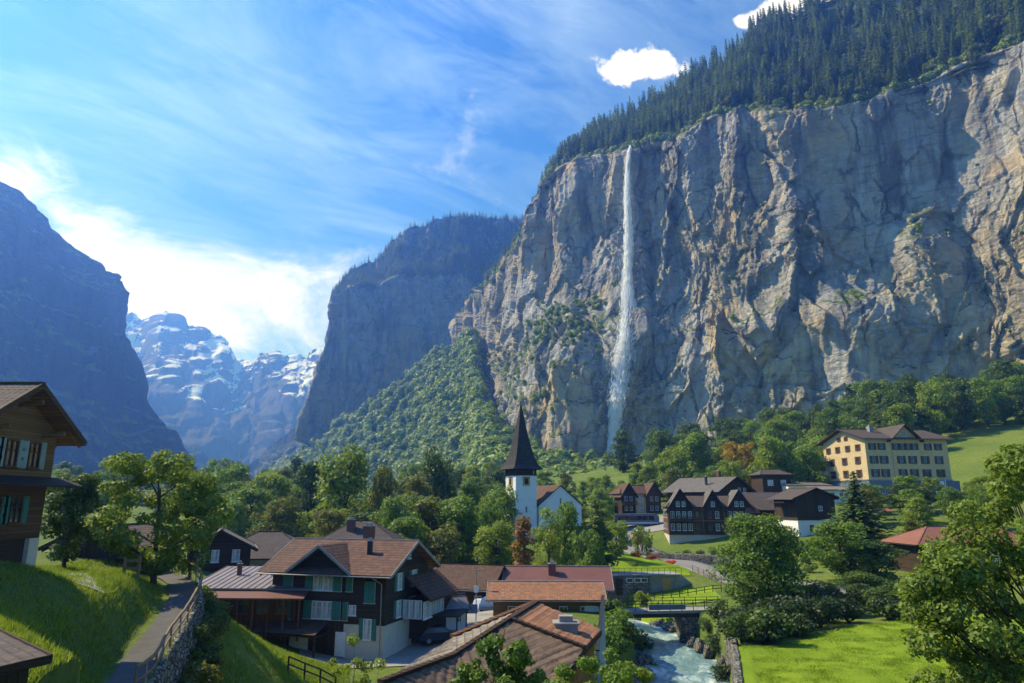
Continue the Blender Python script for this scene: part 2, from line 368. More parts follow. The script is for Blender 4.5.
sky.altitude = 800; sky.air_density = 1.0; sky.dust_density = .3; sky.ozone_density = 3.0
tc = t.new('ShaderNodeTexCoord'); d = tc.outputs['Generated']; dx, dy, dz = t.sep(d)
base = t.mix(1., sky.outputs[0], (.37, 1.08, 1.95, 1), 'MULTIPLY')
# cirrus: noise on a plane high above, stretched along the wind
zz = t.math('MAXIMUM', t.math('ADD', dz, .12), .05)
cv = t.new('ShaderNodeCombineXYZ'); t.put(cv.inputs[0], t.math('DIVIDE', dx, zz)); t.put(cv.inputs[1], t.math('DIVIDE', dy, zz))
vr = t.new('ShaderNodeVectorRotate', rotation_type='Z_AXIS'); t.put(vr.inputs[0], cv.outputs[0]); vr.inputs['Angle'].default_value = R(-38)
cs = t.scale(vr.outputs[0], 1.0, 2.6, 1)
c1 = t.noise(cs, 1.6, 9, .66, .7); c2 = t.noise(t.vmath('ADD', cv.outputs[0], (4.3, 1.7, 0)), .55, 4, .55, .3)
cir = t.math('MULTIPLY', t.mapr(c1, .40, .78), t.mapr(c2, .36, .62))
# cloud banks, placed by direction (x/y, z/y)
ya = t.math('MAXIMUM', dy, .02); tx = t.math('DIVIDE', dx, ya); tz = t.math('DIVIDE', dz, ya)
nz1 = t.noise(t.scale(d, 1, 1, 1.8), 5., 9, .66, .5); nz2 = t.noise(t.vmath('ADD', d, (3, 8, 1)), 17., 7, .6, .2)
nz3 = t.noise(t.vmath('ADD', d, (5, 2, 7)), 42., 6, .65, .3)
def blob(px, py, rx, ry):
    a, b = ray(px, py)
    ex = t.math('DIVIDE', t.math('SUBTRACT', tx, a), rx/F); ez = t.math('DIVIDE', t.math('SUBTRACT', tz, b), ry/F)
    return t.math('EXPONENT', t.math('MULTIPLY', t.math('ADD', t.math('MULTIPLY', ex, ex), t.math('MULTIPLY', ez, ez)), -1.))
def total(lst):
    s = lst[0]
    for q in lst[1:]: s = t.math('ADD', s, q)
    return s
bank = total([blob(5, 185, 70, 42), blob(90, 240, 60, 45), blob(170, 262, 85, 50), blob(250, 300, 130, 75), blob(345, 320, 60, 62), blob(160, 330, 90, 60)])
haz = total([blob(230, 330, 300, 130), blob(180, 90, 220, 90)])
soft = t.mapr(t.math('ADD', bank, t.math('MULTIPLY', t.math('SUBTRACT', nz1, .5), 3.4)), .32, 1.45, 0, 1, True)
def puff(lst, lo, hi): return t.mapr(t.math('ADD', total(lst), t.math('MULTIPLY', t.math('SUBTRACT', t.math('ADD', t.math('MULTIPLY', nz2, .6), t.math('MULTIPLY', nz3, .4)), .5), 4.2)), lo, hi, 0, 1, True)
pl_ = [blob(632, 62, 36, 24), blob(655, 68, 30, 16), blob(618, 74, 24, 13), blob(775, 12, 34, 18), blob(748, 22, 26, 13), blob(810, 4, 44, 22)]
pf = t.math('MULTIPLY', puff(pl_, .52, .88), t.mapr(total(pl_), .12, .4))
wisp = t.math('MULTIPLY', t.mapr(t.noise(t.scale(cs, 1.3, 1.3, 1), 1.6, 7, .6, 1.2), .48, .8), .5)
k = t.math('ADD', t.math('MULTIPLY', cir, .62), t.math('MULTIPLY', haz, t.math('ADD', .12, t.math('MULTIPLY', wisp, .5))))
k = t.math('MINIMUM', k, .8)
c = t.mix(k, base, (7.2, 10.2, 13.2, 1))
c = t.mix(t.math('MULTIPLY', soft, t.mapr(nz1, .36, .62, .5, 1.0)), c, (13.6, 14.0, 14.4, 1))
c = t.mix(pf, c, t.mix(t.mapr(nz2, .35, .65), (10.4, 10.8, 11.7, 1), (15, 15, 15, 1)))
t.l.new(c, bg.inputs[0]); bg.inputs[1].default_value = .067
sc.view_settings.view_transform = 'Standard'; sc.view_settings.look = 'None'; sc.view_settings.gamma = 1
sc.view_settings.exposure = .45; sc.view_settings.use_curve_mapping = False
cy = sc.cycles if hasattr(sc, 'cycles') else None
sc.render.engine = 'CYCLES'
sc.cycles.use_denoising = True; sc.cycles.max_bounces = 9; sc.cycles.diffuse_bounces = 7; sc.cycles.transparent_max_bounces = 24; sc.cycles.volume_bounces = 1
sc.cycles.use_adaptive_sampling = True; sc.cycles.adaptive_threshold = .02

# ------------------------------------------------------------------ terrain height from surveyed points
pts = []
def g(px, py, Y): q = P(px, py, Y); pts.append((q.x, q.y, q.z))
def q3(x, y, z): pts.append((x, y, z))
for a in ((20,583,31),(75,589,34),(140,588,39),(60,640,27),(110,672,25),(165,605,40),(185,578,47),(140,645,35),(120,683,31.5),
          (210,603,49),(250,640,51),(205,683,40),(320,683,50),(300,655,57),(395,662,62),(330,668,60),(450,625,75),(470,612,85),(500,600,95),(400,690,54),
          (60,560,50),(110,566,52),(210,568,80),(250,576,95),(225,622,63),(560,600,82),(300,560,150),(400,560,140),(520,540,134),(230,540,200),
          (615,600,105),(690,575,115),(650,592,109),(620,592,108),(650,573,114),(620,572,115),(640,545,165),(690,545,158),(700,558,146),(620,530,185),(637,513,212),(575,490,280),(600,470,420),(540,478,430),(565,470,520),
          (730,580,118),(800,583,105),(870,600,95),(790,545,140),(820,562,130),(910,565,116),(800,505,185),(840,503,192),(940,508,205),(960,450,250),(1024,432,260),(900,430,310),(800,440,385),(700,452,500),
          (680,600,100),(760,590,104),(1000,520,140),(1024,480,190)): g(*a)
for a in ((-60,32,17),*[(ray(px,600)[0]*Y,Y,z) for px,Y,z in ((20,38,16.2),(20,46,15.9),(60,38,15.8),(60,45,15.5),(110,38,15.2),(110,45,15.0),(60,58,15.0),(20,58,15.2),(-60,40,16.8))],(-50,70,15.4),(-90,100,18),(-30,60,14.5),(-60,150,14),(-90,250,16),(0,12,13.2),(0,22,9),(0,33,7.2),(-6,40,6.8),(-12,50,6.8),(-14,14,14.2),(-28,12,15.5),(-8,30,8.2),
          (14,22,9),(24,20,10),(35,30,9.5),(20,40,7.6),(32,44,7.5),(15,52,7.3),(18.7,64,7.3),(30,75,7.4),(42,72,8),(32,56,7.4),(48,55,8.4),(60,75,9.4),(26,78,6.8),(40,84,7),
          (0,0,18),(-20,0,18),(20,0,16),(45,5,15),(26,90,7),(32,98,7.6),(11,90,6.6),(5,95,7),(-60,600,14),(-200,600,20),(100,700,75),(-300,900,25),(60,1000,60),(150,90,22),(150,40,20),(-140,40,24),(-150,400,25)): q3(*a)
pts = np.array(pts)
def _tps(r): return np.where(r > 1e-9, r*r*np.log(np.maximum(r, 1e-9)), 0)
_n = len(pts); _S = 100.
_xy = pts[:, :2]/_S; _D = np.linalg.norm(_xy[:, None]-_xy[None], axis=2)
_A = np.zeros((_n+3, _n+3)); _A[:_n, :_n] = _tps(_D)+np.eye(_n)*2e-4
_A[:_n, _n] = 1; _A[:_n, _n+1:] = _xy; _A[_n, :_n] = 1; _A[_n+1:, :_n] = _xy.T
_w = np.linalg.solve(_A, np.concatenate([pts[:, 2], [0, 0, 0]]))
RIV = np.array([(12,3),(9.3,22),(8.2,36),(9.7,48),(12.0,56),(14.9,66),(17.5,76),(17.6,86),(17.0,94),(13,104),(4,116),(-12,136)], float)
def river_d(x, y):
    best = np.full(np.shape(x), 1e9); side = np.zeros(np.shape(x)); tt = np.zeros(np.shape(x))
    for i in range(len(RIV)-1):
        a, b = RIV[i], RIV[i+1]; e = b-a; L2 = e@e
        s = np.clip(((x-a[0])*e[0]+(y-a[1])*e[1])/L2, 0, 1)
        ddx, ddy = x-a[0]-s*e[0], y-a[1]-s*e[1]; dd = np.hypot(ddx, ddy); m_ = dd < best
        best = np.where(m_, dd, best); side = np.where(m_, e[0]*ddy-e[1]*ddx, side); tt = np.where(m_, a[1]+s*e[1], tt)
    return best, side, tt
def water_z(y): return 2.9+.0095*(np.asarray(y)-50)
HW = 4.3
PATH = [P(100, 700, 27.5), P(122, 683, 30), P(140, 655, 34), P(160, 630, 37.5), P(173, 610, 41), P(180, 596, 44), P(177, 584, 48), P(166, 577, 52), P(150, 572, 56)]
_pp = np.array([(q.x, q.y, q.z) for q in PATH])
def smooth01(a): a = np.clip(a, 0, 1); return a*a*(3-2*a)
def path_d(x, y):
    best = np.full(np.shape(x), 1e9); zz_ = np.zeros(np.shape(x)); sd_ = np.zeros(np.shape(x))
    for i in range(len(_pp)-1):
        a, b = _pp[i], _pp[i+1]; e = (b-a)[:2]; s = np.clip(((x-a[0])*e[0]+(y-a[1])*e[1])/(e@e), 0, 1)
        px_, py_ = x-a[0]-s*e[0], y-a[1]-s*e[1]; dd = np.hypot(px_, py_); m_ = dd < best
        best = np.where(m_, dd, best); zz_ = np.where(m_, a[2]+s*(b[2]-a[2]), zz_); sd_ = np.where(m_, e[0]*py_-e[1]*px_, sd_)
    return best, zz_, sd_
def ground_z(x, y, rough=True):
    x = np.asarray(x, float); y = np.asarray(y, float); sh = x.shape; X = x.ravel(); Y = y.ravel()
    Xc = np.clip(X, -420, 420); Yc = np.clip(Y, -20, 900)
    z = np.full(X.shape, _w[_n]); z = z+_w[_n+1]*Xc/_S+_w[_n+2]*Yc/_S
    for i in range(_n): z += _w[i]*_tps(np.hypot(Xc/_S-_xy[i, 0], Yc/_S-_xy[i, 1]))
    z = np.clip(z, 3, 110)
    f = smooth01((np.hypot(X, Y)-650)/600); z = z*(1-f)+(16+.012*np.maximum(Y-600, 0))*f
    if rough: z += fbm(X/9, Y/9, 1.3, 4)*.25*smooth01(np.hypot(X, Y)/30)
    lawn = (X > 14) & (Y > 46) & (Y < 76)
    if rough: z = np.where((X > 14) & (X < 50) & (Y > 42) & (Y < 80), z-.0, z)
    d_, s_, t_ = river_d(X, Y)
    bed = water_z(t_)-1.3; k = smooth01((d_-HW+.3)/1.6); z = np.where(Y < 140, bed*(1-k)+np.maximum(z, bed)*k, z)
    pd, pz, ps = path_d(X, Y); k = smooth01((pd-1.0)/1.8); kk = np.where(ps < 0, smooth01((pd-1.15)/.35), k)
    drop = np.where(ps < 0, pz-1.5-.5*np.maximum(pd-1.4, 0), z)
    z = np.where((ps < 0) & (pd < 7) & (Y < 58), np.where(pd > 1.2, np.minimum(z, drop), z), z)
    z = np.where(Y < 60, (pz-.05)*(1-kk)+z*kk, z)
    return z.reshape(sh)
def gz(x, y): return float(ground_z(np.array([x]), np.array([y]))[0])
def on_ground(px, py, Y0=20, Y1=700):
    """march a sight line to the terrain"""
    a, b = ray(px, py); Ys = np.geomspace(Y0, Y1, 500); h = CZ+b*Ys-ground_z(a*Ys, Ys)
    i = np.argmax(h < 0); Y = Ys[i]; return Vector((a*Y, Y, gz(a*Y, Y)))
rows = [-10.]
while rows[-1] < 150: rows.append(rows[-1]+max(.4, .0065*max(rows[-1], 0)))
while rows[-1] < 5200: rows.append(rows[-1]*1.028)
rows = np.array(rows); tcol = np.linspace(-1.55, 1.55, 560)
GX = tcol[None]*(rows[:, None]+16); GY = np.repeat(rows[:, None], len(tcol), 1); GZ = ground_z(GX, GY)
ground = obj('ground', mesh_np('ground', np.stack([GX, GY, GZ], 2).reshape(-1, 3), grid_faces(len(rows), len(tcol))[:, ::-1], True), M['ground'])
tag(ground, kind='structure')

# ------------------------------------------------------------------ rock faces
def resample(A, n):
    A = np.asarray(A, float); s = np.linspace(0, len(A)-1, n); i = np.clip(s.astype(int), 0, len(A)-2); f = (s-i)
    f = f.reshape((-1,)+(1,)*(A.ndim-1)); return A[i]*(1-f)+A[i+1]*f
def catmull(A, n):
    A = np.asarray(A, float); P_ = np.concatenate([2*A[:1]-A[1:2], A, 2*A[-1:]-A[-2:-1]]); s = np.linspace(0, len(A)-1, n)
    i = np.clip(s.astype(int), 0, len(A)-2); f = (s-i).reshape((-1,)+(1,)*(A.ndim-1))
    p0, p1, p2, p3 = P_[i], P_[i+1], P_[i+2], P_[i+3]
    return .5*((2*p1)+(-p0+p2)*f+(2*p0-5*p1+4*p2-p3)*f*f+(-p0+3*p1-3*p2+p3)*f**3)
def sheet_grid(cols, nu, nv, curved=True):
    G = np.asarray(cols, float); G = resample(G, nu) if not curved else catmull(G, nu)
    return np.swapaxes(resample(np.swapaxes(G, 0, 1), nv), 0, 1)
def normals(G):
    du = np.gradient(G, axis=0); dv = np.gradient(G, axis=1); n = np.cross(du, dv); n /= np.linalg.norm(n, axis=2, keepdims=True)+1e-9
    v = G-np.array([0, 0, CZ]); s = np.sign((n*v).sum(2, keepdims=True)); return -n*s          # facing the valley
def S(tx, Y, *zz_):  # plan position by bearing and distance; heights from the picture rows
    return (tx*Y, Y)
def colm(px_top, py_top, Y, rows_, back=None):
    """rows_: list of (dY, py or None): a vertical column of rock whose rim is seen at (px_top, py_top)"""
    tx = ray(px_top, py_top)[0]; out = []
    for dY, py in rows_:
        YY = Y+dY; b = ray(px_top, py)[1]; out.append((tx*Y+dY*.15, YY, CZ+b*YY))
    return out
# main wall with the fall.  (rim px, rim py, distance, foot py, apron)
WALL = [(1150,-20,352,352,30),(1024,40,412,388,35),(964,62,440,398,35),(925,82,458,404,35),(870,97,476,415,35),(818,108,490,428,35),(752,111,522,440,40),(715,114,545,446,45),
        (690,131,562,450,50),(660,141,580,453,60),(628,149,600,458,70),(590,156,628,480,95),(560,166,652,484,110),(543,184,672,486,120),(530,214,700,480,120),(520,240,735,470,105),
        (505,262,800,462,90),(488,283,880,455,80),(470,300,990,448,60),(452,330,1120,440,40)]
cols = []
for px, py, Y, fy, ap in WALL:
    tx = ray(px, py)[0]; zt = CZ+ray(px, py)[1]*Y; zf = CZ+ray(px, fy)[1]*(Y-ap)-6
    c_ = []
    for k, dY in ((0, -ap), (.2, -ap*.8), (.42, -ap*.42), (.55, -ap*.1), (.75, 4), (.93, 0), (1., 3)):
        c_.append((tx*Y+dY*.25, Y+dY, zf+(zt-zf)*k))
    c_.append((tx*Y+12, Y+14, zt+3)); cols.append(c_)
NU, NV = 900, 520
G = sheet_grid(cols, NU, NV); Nn = normals(G)
arc = np.concatenate([[0], np.cumsum(np.linalg.norm(np.diff(G[:, NV//2], axis=0), axis=1))])[:, None]+np.zeros((1, NV)); ZZ = G[..., 2]
vv = np.linspace(0, 1, NV)[None]+np.zeros((NU, 1))
mask = 1-smooth01((vv-.82)/.07)*.9
def facets(x, y, sx, sy, seed, tilt=.9):
    """chiselled rock: every cell of a jittered lattice is a plane with its own offset and lean"""
    u, v = x/sx, y/sy; iu, iv = np.floor(u).astype(np.int64), np.floor(v).astype(np.int64); best = np.full(u.shape, 1e9); val = np.zeros(u.shape)
    for di in (-1, 0, 1):
        for dj in (-1, 0, 1):
            h = _perm[(_perm[(iu+di+seed*31) & 4095]+iv+dj) & 4095]; g = _grad[h]; g2 = _grad[(h*7+13) & 4095]
            fu, fv = iu+di+.5+g[..., 0]*.5, iv+dj+.5+g[..., 1]*.5; d_ = (u-fu)**2+(v-fv)**2; m_ = d_ < best
            best = np.where(m_, d_, best); val = np.where(m_, g2[..., 2]+tilt*(g2[..., 0]*(u-fu)+g2[..., 1]*(v-fv)), val)
    return val
wx = arc+fbm(arc/60, ZZ/60, 3., 3)*9; wz = ZZ+fbm(arc/50, ZZ/50, 8., 3)*8
w2x = wx+fbm(arc/9, ZZ/9, 1., 3)*1.6; w2z = wz+fbm(arc/9, ZZ/9, 5., 3)*1.6
hi_ = smooth01((vv-.42)/.22)          # tall clean faces above, broken rock below
D = ridged(wx/150, wz/600, .3, 2)*13+facets(wx, wz, 46, 190, 1)*8.5+facets(wx+wz*.2, wz, 21, 85, 2)*4.6*(.55+.45*hi_)+ridged(wx/26, wz/170, 2.2, 3)*3.2*(.4+hi_*.6)
D += facets(wx+wz*.5, wz-wx*.3, 22, 34, 5)*3.6*(1-hi_)
rugged = smooth01(.5+fbm(arc/85, ZZ/85, 12.2, 3)*1.5)
D += (facets(w2x+w2z*.5, w2z, 9.5, 17, 3)*2.2+facets(w2x, w2z-w2x*.3, 4.2, 7., 4)*1.0)*(.2+.62*rugged)*(1-.4*hi_)
st = (wz+arc*.14+fbm(arc/60, ZZ/30, 9., 3)*9)/27; fr_ = st % 1; D += (fr_*2.6-1.3)*smooth01(.35+fbm(arc/60, ZZ/40, 4.4, 2))
D += fbm(w2x/14, w2z/30, 5.1, 5)*1.9+fbm(w2x/2.6, w2z/2.8, 1.1, 3)*.5*(.3+rugged)
D *= 1-.25*smooth01((G[..., 0]/G[..., 1]-.42)/.15)*hi_
D -= D.mean()+1.
# hollows and ribs seen in the photograph, placed on the wall itself by bearing and height
def feature(px, py, rx, ry, amp, pw=2, tilt=0):
    """centre and radii given as the bearing / height they span"""
    TX = G[..., 0]/G[..., 1]; TZ = (G[..., 2]-CZ)/G[..., 1]; a, b = ray(px, py); ca, sa = math.cos(R(tilt)), math.sin(R(tilt))
    du, dv = (TX-a)*F, (TZ-b)*F; e, h = (du*ca+dv*sa)/rx, (-du*sa+dv*ca)/ry
    return amp*np.exp(-(np.abs(e)**pw+np.abs(h)**pw))
smoothm = np.zeros_like(D)
for f in ((577,262,26,50,9,4,-8),(590,300,24,38,8,3,20),(890,165,95,62,7,4,0),(868,250,40,52,11,4,0),(985,190,42,105,8,4,0),(760,300,36,16,4,3,30)):
    q_ = feature(*f); smoothm = np.maximum(smoothm, q_/f[4]); D -= q_
D = np.where(smoothm > .2, D*(1-.5*smoothm), D)
for f in ((742,170,14,70,12,2,0),(800,215,12,60,6,2,-12),(700,215,16,70,7,2,6),(920,265,38,52,9,3,0),(570,215,14,60,6,2,-10),(640,320,26,40,8,2,0),(735,345,60,34,6,2,20),(840,330,60,26,7,2,0),(558,215,10,60,5,2,0)):
    D += feature(*f)
G2 = G+Nn*(D*mask)[..., None]
cliff = obj('cliff', mesh_np('cliff', G2.reshape(-1, 3), grid_faces(NU, NV), True), M['rock']); tag(cliff, kind='structure')

# forested slope above the rim
rim = G2[:, int(NV*.90)]; rimi = np.linspace(0, NU-1, 60).astype(int); cols = []
for i in rimi:
    x, y, z = rim[i]; fr = i/(NU-1); px = 512+F*x/y*.9
    slope = np.interp(px, [500, 545, 620, 700, 800, 1000], [.35, .80, 1.05, 1.25, 1.3, 1.3]); n_ = Nn[i, NV//2]; n_ = np.array([n_[0], n_[1], 0]); n_ /= np.linalg.norm(n_)
    reach = np.interp(px, [480, 545, 620, 720, 1000], [40, 60, 90, 130, 200])
    cols.append([tuple(np.array([x, y, z])-n_*a*reach+np.array([0, 0, a*reach*slope-(0 if a > 0 else 3)])) for a in (-.02, .12, .35, .65, 1.)]+[tuple(np.array([x, y, z])-n_*reach*1.6+np.array([0, 0, reach*slope*.6]))])
GS = sheet_grid(cols, 300, 60); GS[..., 2] += fbm(GS[..., 0]/40, GS[..., 1]/40, 2., 4)*5
tag(obj('hill_slope', mesh_np('hill_slope', GS.reshape(-1, 3), grid_faces(300, 60), True), M['forest_floor']), kind='structure')

# second wall further up the valley
C2 = [(560,216,1400,480),(515,219,1380,470),(480,218,1360,462),(455,217,1350,455),(440,221,1340,452),(400,237,1315,448),(375,262,1295,445),(352,271,1275,440),(340,286,1262,437),(334,296,1256,432)]
cols = []
for k, (px, py, Y, fy) in enumerate(C2):
    tx = ray(px, py)[0]; zt = CZ+ray(px, py)[1]*Y; zf = CZ+ray(px, fy)[1]*Y-20; base = []
    rimf = np.interp(px, [334, 352, 400, 455, 560], [.97, .90, .80, .72, .66])
    for f_, dY in ((0, -90), (.25, -45), (.45, -12), (.62, 0)): base.append((tx*Y+dY*.3, Y+dY, zf+(zt-zf)*f_*rimf/.66))
    base += [(tx*Y, Y, zf+(zt-zf)*rimf), (tx*Y+20, Y+60, zf+(zt-zf)*(rimf*.4+.6)), (tx*(Y+120), Y+120, CZ+(zt-CZ)/Y*(Y+120)), (tx*Y+60, Y+300, zt-40)]; cols.append(base)
# west end turns away up the side valley
tx, Y = ray(334, 296)[0], 1420.
for px_, dd, h in ((None, 90, .97), (None, 260, .92), (None, 600, .85)):
    cols.append([(x+dd*.12, y+dd, 20+(z-20)*h) for x, y, z in cols[len(C2)-1]])
G = sheet_grid(cols, 420, 300); Nn = normals(G); ar = np.concatenate([[0], np.cumsum(np.linalg.norm(np.diff(G[:, 120], axis=0), axis=1))])[:, None]+np.zeros((1, 300)); ZZ = G[..., 2]
wx = ar+fbm(ar/90, ZZ/90, 1., 3)*25; D = ridged(wx/120, ZZ/420, 4., 3)*11+ridged(wx/45, ZZ/130, 3., 3)*7+fbm(wx/22, ZZ/30, 3., 5)*4
D = D*.95; D -= D.mean(); D += feature(336, 375, 12, 30, -10)
G = G+Nn*D[..., None]; cliff2 = obj('cliff', mesh_np('cliff_far', G.reshape(-1, 3), grid_faces(420, 300), True), M['rock_far']); tag(cliff2, kind='structure')
GC2 = G
# wooded talus between the two walls
T = [(610,476,590,478),(560,466,585,480),(520,456,585,483),(494,438,610,485),(480,412,670,485),(475,380,760,484),(470,340,880,484),(455,352,920,482),(435,362,960,480),(420,374,990,479),(380,400,1060,478),(340,430,1150,477),(310,450,1220,476),(288,466,1300,476),(270,474,1400,477)]
cols = []
for px, py, Y, fy in T:
    tx = ray(px, py)[0]; zt = CZ+ray(px, py)[1]*Y; Yf = Y*.66; zf = 12.; txf = tx+.005
    cols.append([(txf*Yf+(tx*Y-txf*Yf)*f_, Yf+(Y-Yf)*f_, zf+(zt-zf)*f_**1.25) for f_ in (0, .25, .5, .75, 1.)]+[(tx*Y+15, Y+60, zt-10)])
GT = sheet_grid(cols, 260, 120); GT[..., 2] += fbm(GT[..., 0]/60, GT[..., 1]/60, 2., 4)*7
tag(obj('hill_slope', mesh_np('talus', GT.reshape(-1, 3), grid_faces(260, 120), True), M['forest_floor']), kind='structure')

# mountains
def mountain(name, sky_, Yf, mat, amp, foot=20., nu=420, nv=160, lean=.55, sc_=1., back=.6):
    cols = []
    for px, py in sky_:
        Y = Yf(px) if callable(Yf) else Yf; tx, tz = ray(px, py); zt = CZ+tz*Y; h = zt-foot
        front = [(tx*(Y-lean*h*(1-f_)), Y-lean*h*(1-f_), foot+h*f_) for f_ in (0, .2, .4, .6, .8, .93, 1.)]
        front[0] = (front[0][0], front[0][1], foot-60)
        cols.append(front+[(tx*Y*1.03, Y+h*back*.4, zt-h*.25), (tx*Y*1.06, Y+h*back, foot-60)])
    G = sheet_grid(cols, nu, nv, False); Nn = normals(G); ar = G[..., 0]; ZZ = G[..., 2]; YY = G[..., 1]
    s = 1/sc_; top = np.interp(np.linspace(0, 1, nv), [0, .70, .76, .80, 1], [1, 1, .35, .6, 1])[None]
    D = (facets(ar*s, ZZ*s, 26, 40, 9)*amp*.16)+ridged((ar+YY*.4)/300*s, ZZ/520*s, 1., 3)*amp+ridged(ar/110*s, ZZ/160*s, YY/300*s, 4)*amp*.5+fbm(ar/40*s, ZZ/40*s, YY/50*s, 4)*amp*.2+facets(ar*s+ZZ*s*.4, ZZ*s, 46, 60, 7)*amp*.22+facets(ar*s, ZZ*s-ar*s*.3, 18, 24, 8)*amp*.12
    G = G+Nn*(D*top)[..., None]; o = obj(name, mesh_np(name, G.reshape(-1, 3), grid_faces(nu, nv), False), mat); tag(o, kind='structure'); return o
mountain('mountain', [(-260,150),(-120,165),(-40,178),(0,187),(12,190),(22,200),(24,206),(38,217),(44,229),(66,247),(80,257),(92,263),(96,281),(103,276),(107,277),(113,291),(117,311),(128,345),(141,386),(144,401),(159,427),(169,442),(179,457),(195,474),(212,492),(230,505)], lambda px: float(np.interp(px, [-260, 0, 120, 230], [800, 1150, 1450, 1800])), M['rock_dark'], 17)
mountain('mountain', [(60,300),(119,314),(133,319),(145,327),(154,329),(159,325),(164,322),(177,322),(187,328),(202,330),(212,337),(220,342),(233,359),(243,363),(255,366),(266,365),(277,361),(284,364),(295,359),(307,363),(323,355),(345,350),(400,345),(460,350)], 3700, M['rock_snow'], 50, sc_=2.4, lean=1.15)
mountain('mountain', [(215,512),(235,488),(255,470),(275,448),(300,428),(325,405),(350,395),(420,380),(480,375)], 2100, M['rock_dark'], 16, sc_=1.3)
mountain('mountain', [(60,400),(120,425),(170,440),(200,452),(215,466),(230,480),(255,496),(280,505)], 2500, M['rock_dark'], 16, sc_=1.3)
# ------------------------------------------------------------------ air between here and the far walls
hz = MB().box((0, 2700, 590), (20000, 6400, 1206)).build('haze', None); tag(hz, kind='stuff')
m = bpy.data.materials.new('valley_haze'); m.use_nodes = True; t = NT(m.node_tree); t.n.clear()
o_ = t.new('ShaderNodeOutputMaterial'); pv = t.new('ShaderNodeVolumePrincipled'); t.l.new(pv.outputs[0], o_.inputs['Volume'])
pv.inputs['Color'].default_value = (.115, .29, 1, 1); pv.inputs['Absorption Color'].default_value = (1, 1, 1, 1)
pv.inputs['Density'].default_value = .00034; pv.inputs['Anisotropy'].default_value = .6
hz.data.materials.append(m)

# ------------------------------------------------------------------ vegetation
def leaf_quads(C, Nrm, size, r, aspect=.62):
    n = len(C); Nrm = Nrm/(np.linalg.norm(Nrm, axis=1, keepdims=True)+1e-9)
    a = np.cross(Nrm, r.normal(size=(n, 3))); a /= np.linalg.norm(a, axis=1, keepdims=True)+1e-9; b = np.cross(Nrm, a)
    s = (size*r.uniform(.6, 1.3, n))[:, None] if np.ndim(size) == 0 else (size*r.uniform(.6, 1.3, n))[:, None]
    tip = C+a*s; base = C-a*s; cup = Nrm*s*.18
    V = np.stack([base, C+b*s*aspect-cup, tip, C-b*s*aspect-cup], 1).reshape(-1, 3)
    return V, np.arange(n*4).reshape(-1, 4)
def clump_leaves(centres, radii, n, size, r, squash=.75, up=.25):
    wgt = radii**2; idx = r.choice(len(centres), n, p=wgt/wgt.sum())
    dvec = r.normal(size=(n, 3)); dvec[:, 2] += up; dvec /= np.linalg.norm(dvec, axis=1, keepdims=True)
    rad = radii[idx]*r.uniform(.35, 1.08, n)**.5*(1+.25*perlin(dvec[:, 0]*2.5+idx*3.1, dvec[:, 1]*2.5, dvec[:, 2]*2.5))
    C = centres[idx]+dvec*rad[:, None]*np.array([1, 1, squash])
    N_ = dvec*.8+r.normal(size=(n, 3))*.55+np.array([0, 0, .35])
    return leaf_quads(C, N_, size, r)
def broadleaf(seed, n=5200, size=.021, prof='round', ncl=46, z0=.16, gappy=.0, clr=.115):
    r = np.random.default_rng(seed); cs = []; rs = []
    shape = {'round': lambda z: .40*np.sqrt(np.clip(1-((z-.50)/.52)**2, 0, 1)),
             'tall': lambda z: .27*np.sqrt(np.clip(1-((z-.50)/.54)**2, 0, 1)),
             'oval': lambda z: .33*np.clip(1-z, 0, 1)**.55*np.clip(z/.25, 0, 1)**.5*1.25,
             'wide': lambda z: .52*np.sqrt(np.clip(1-((z-.52)/.50)**2, 0, 1)),
             'column': lambda z: .17*np.clip(1-z, 0, 1)**.4*np.clip(z/.12, 0, 1)**.5}[prof]
    lop = r.uniform(-.05, .05, 2)
    while len(cs) < ncl:
        z = r.uniform(z0, .97); R_ = shape((z-z0)/(1-z0)*.98+.01)
        a = r.uniform(0, 2*PI); q = R_*np.sqrt(r.uniform(.12, 1.))
        wob = 1+.30*perlin(math.cos(a)*1.6, math.sin(a)*1.6+seed, z*4.)
        q = max(q*wob-clr*.55, 0)
        p = np.array([math.cos(a)*q+lop[0]*z, math.sin(a)*q+lop[1]*z, min(z, .985-clr*.6)])
        cs.append(p); rs.append(r.uniform(.65, 1.25)*clr)
    cs, rs = np.array(cs), np.array(rs)
    V, Fc = clump_leaves(cs, rs, n, size, r)
    crown = mesh_np('crown', V, Fc)
    b = MB(); top = Vector((lop[0]*.6, lop[1]*.6, .72)); b.tube([(0, 0, -.03), (0, 0, .02), (lop[0]*.2, lop[1]*.2, .2), top*.7, top], [.034, .024, .018, .012, .005], 7)
    for i in r.choice(len(cs), min(14, len(cs)), replace=False):
        c_ = Vector(cs[i]); z = max(.10, c_.z-.12-r.uniform(0, .12)); s_ = Vector((lop[0]*z, lop[1]*z, min(z, .66))); mid = (s_+c_)/2+Vector((0, 0, .02))
        b.tube([s_, mid, c_], [.009, .006, .003], 5)
    return crown, b.mesh('trunk', True)
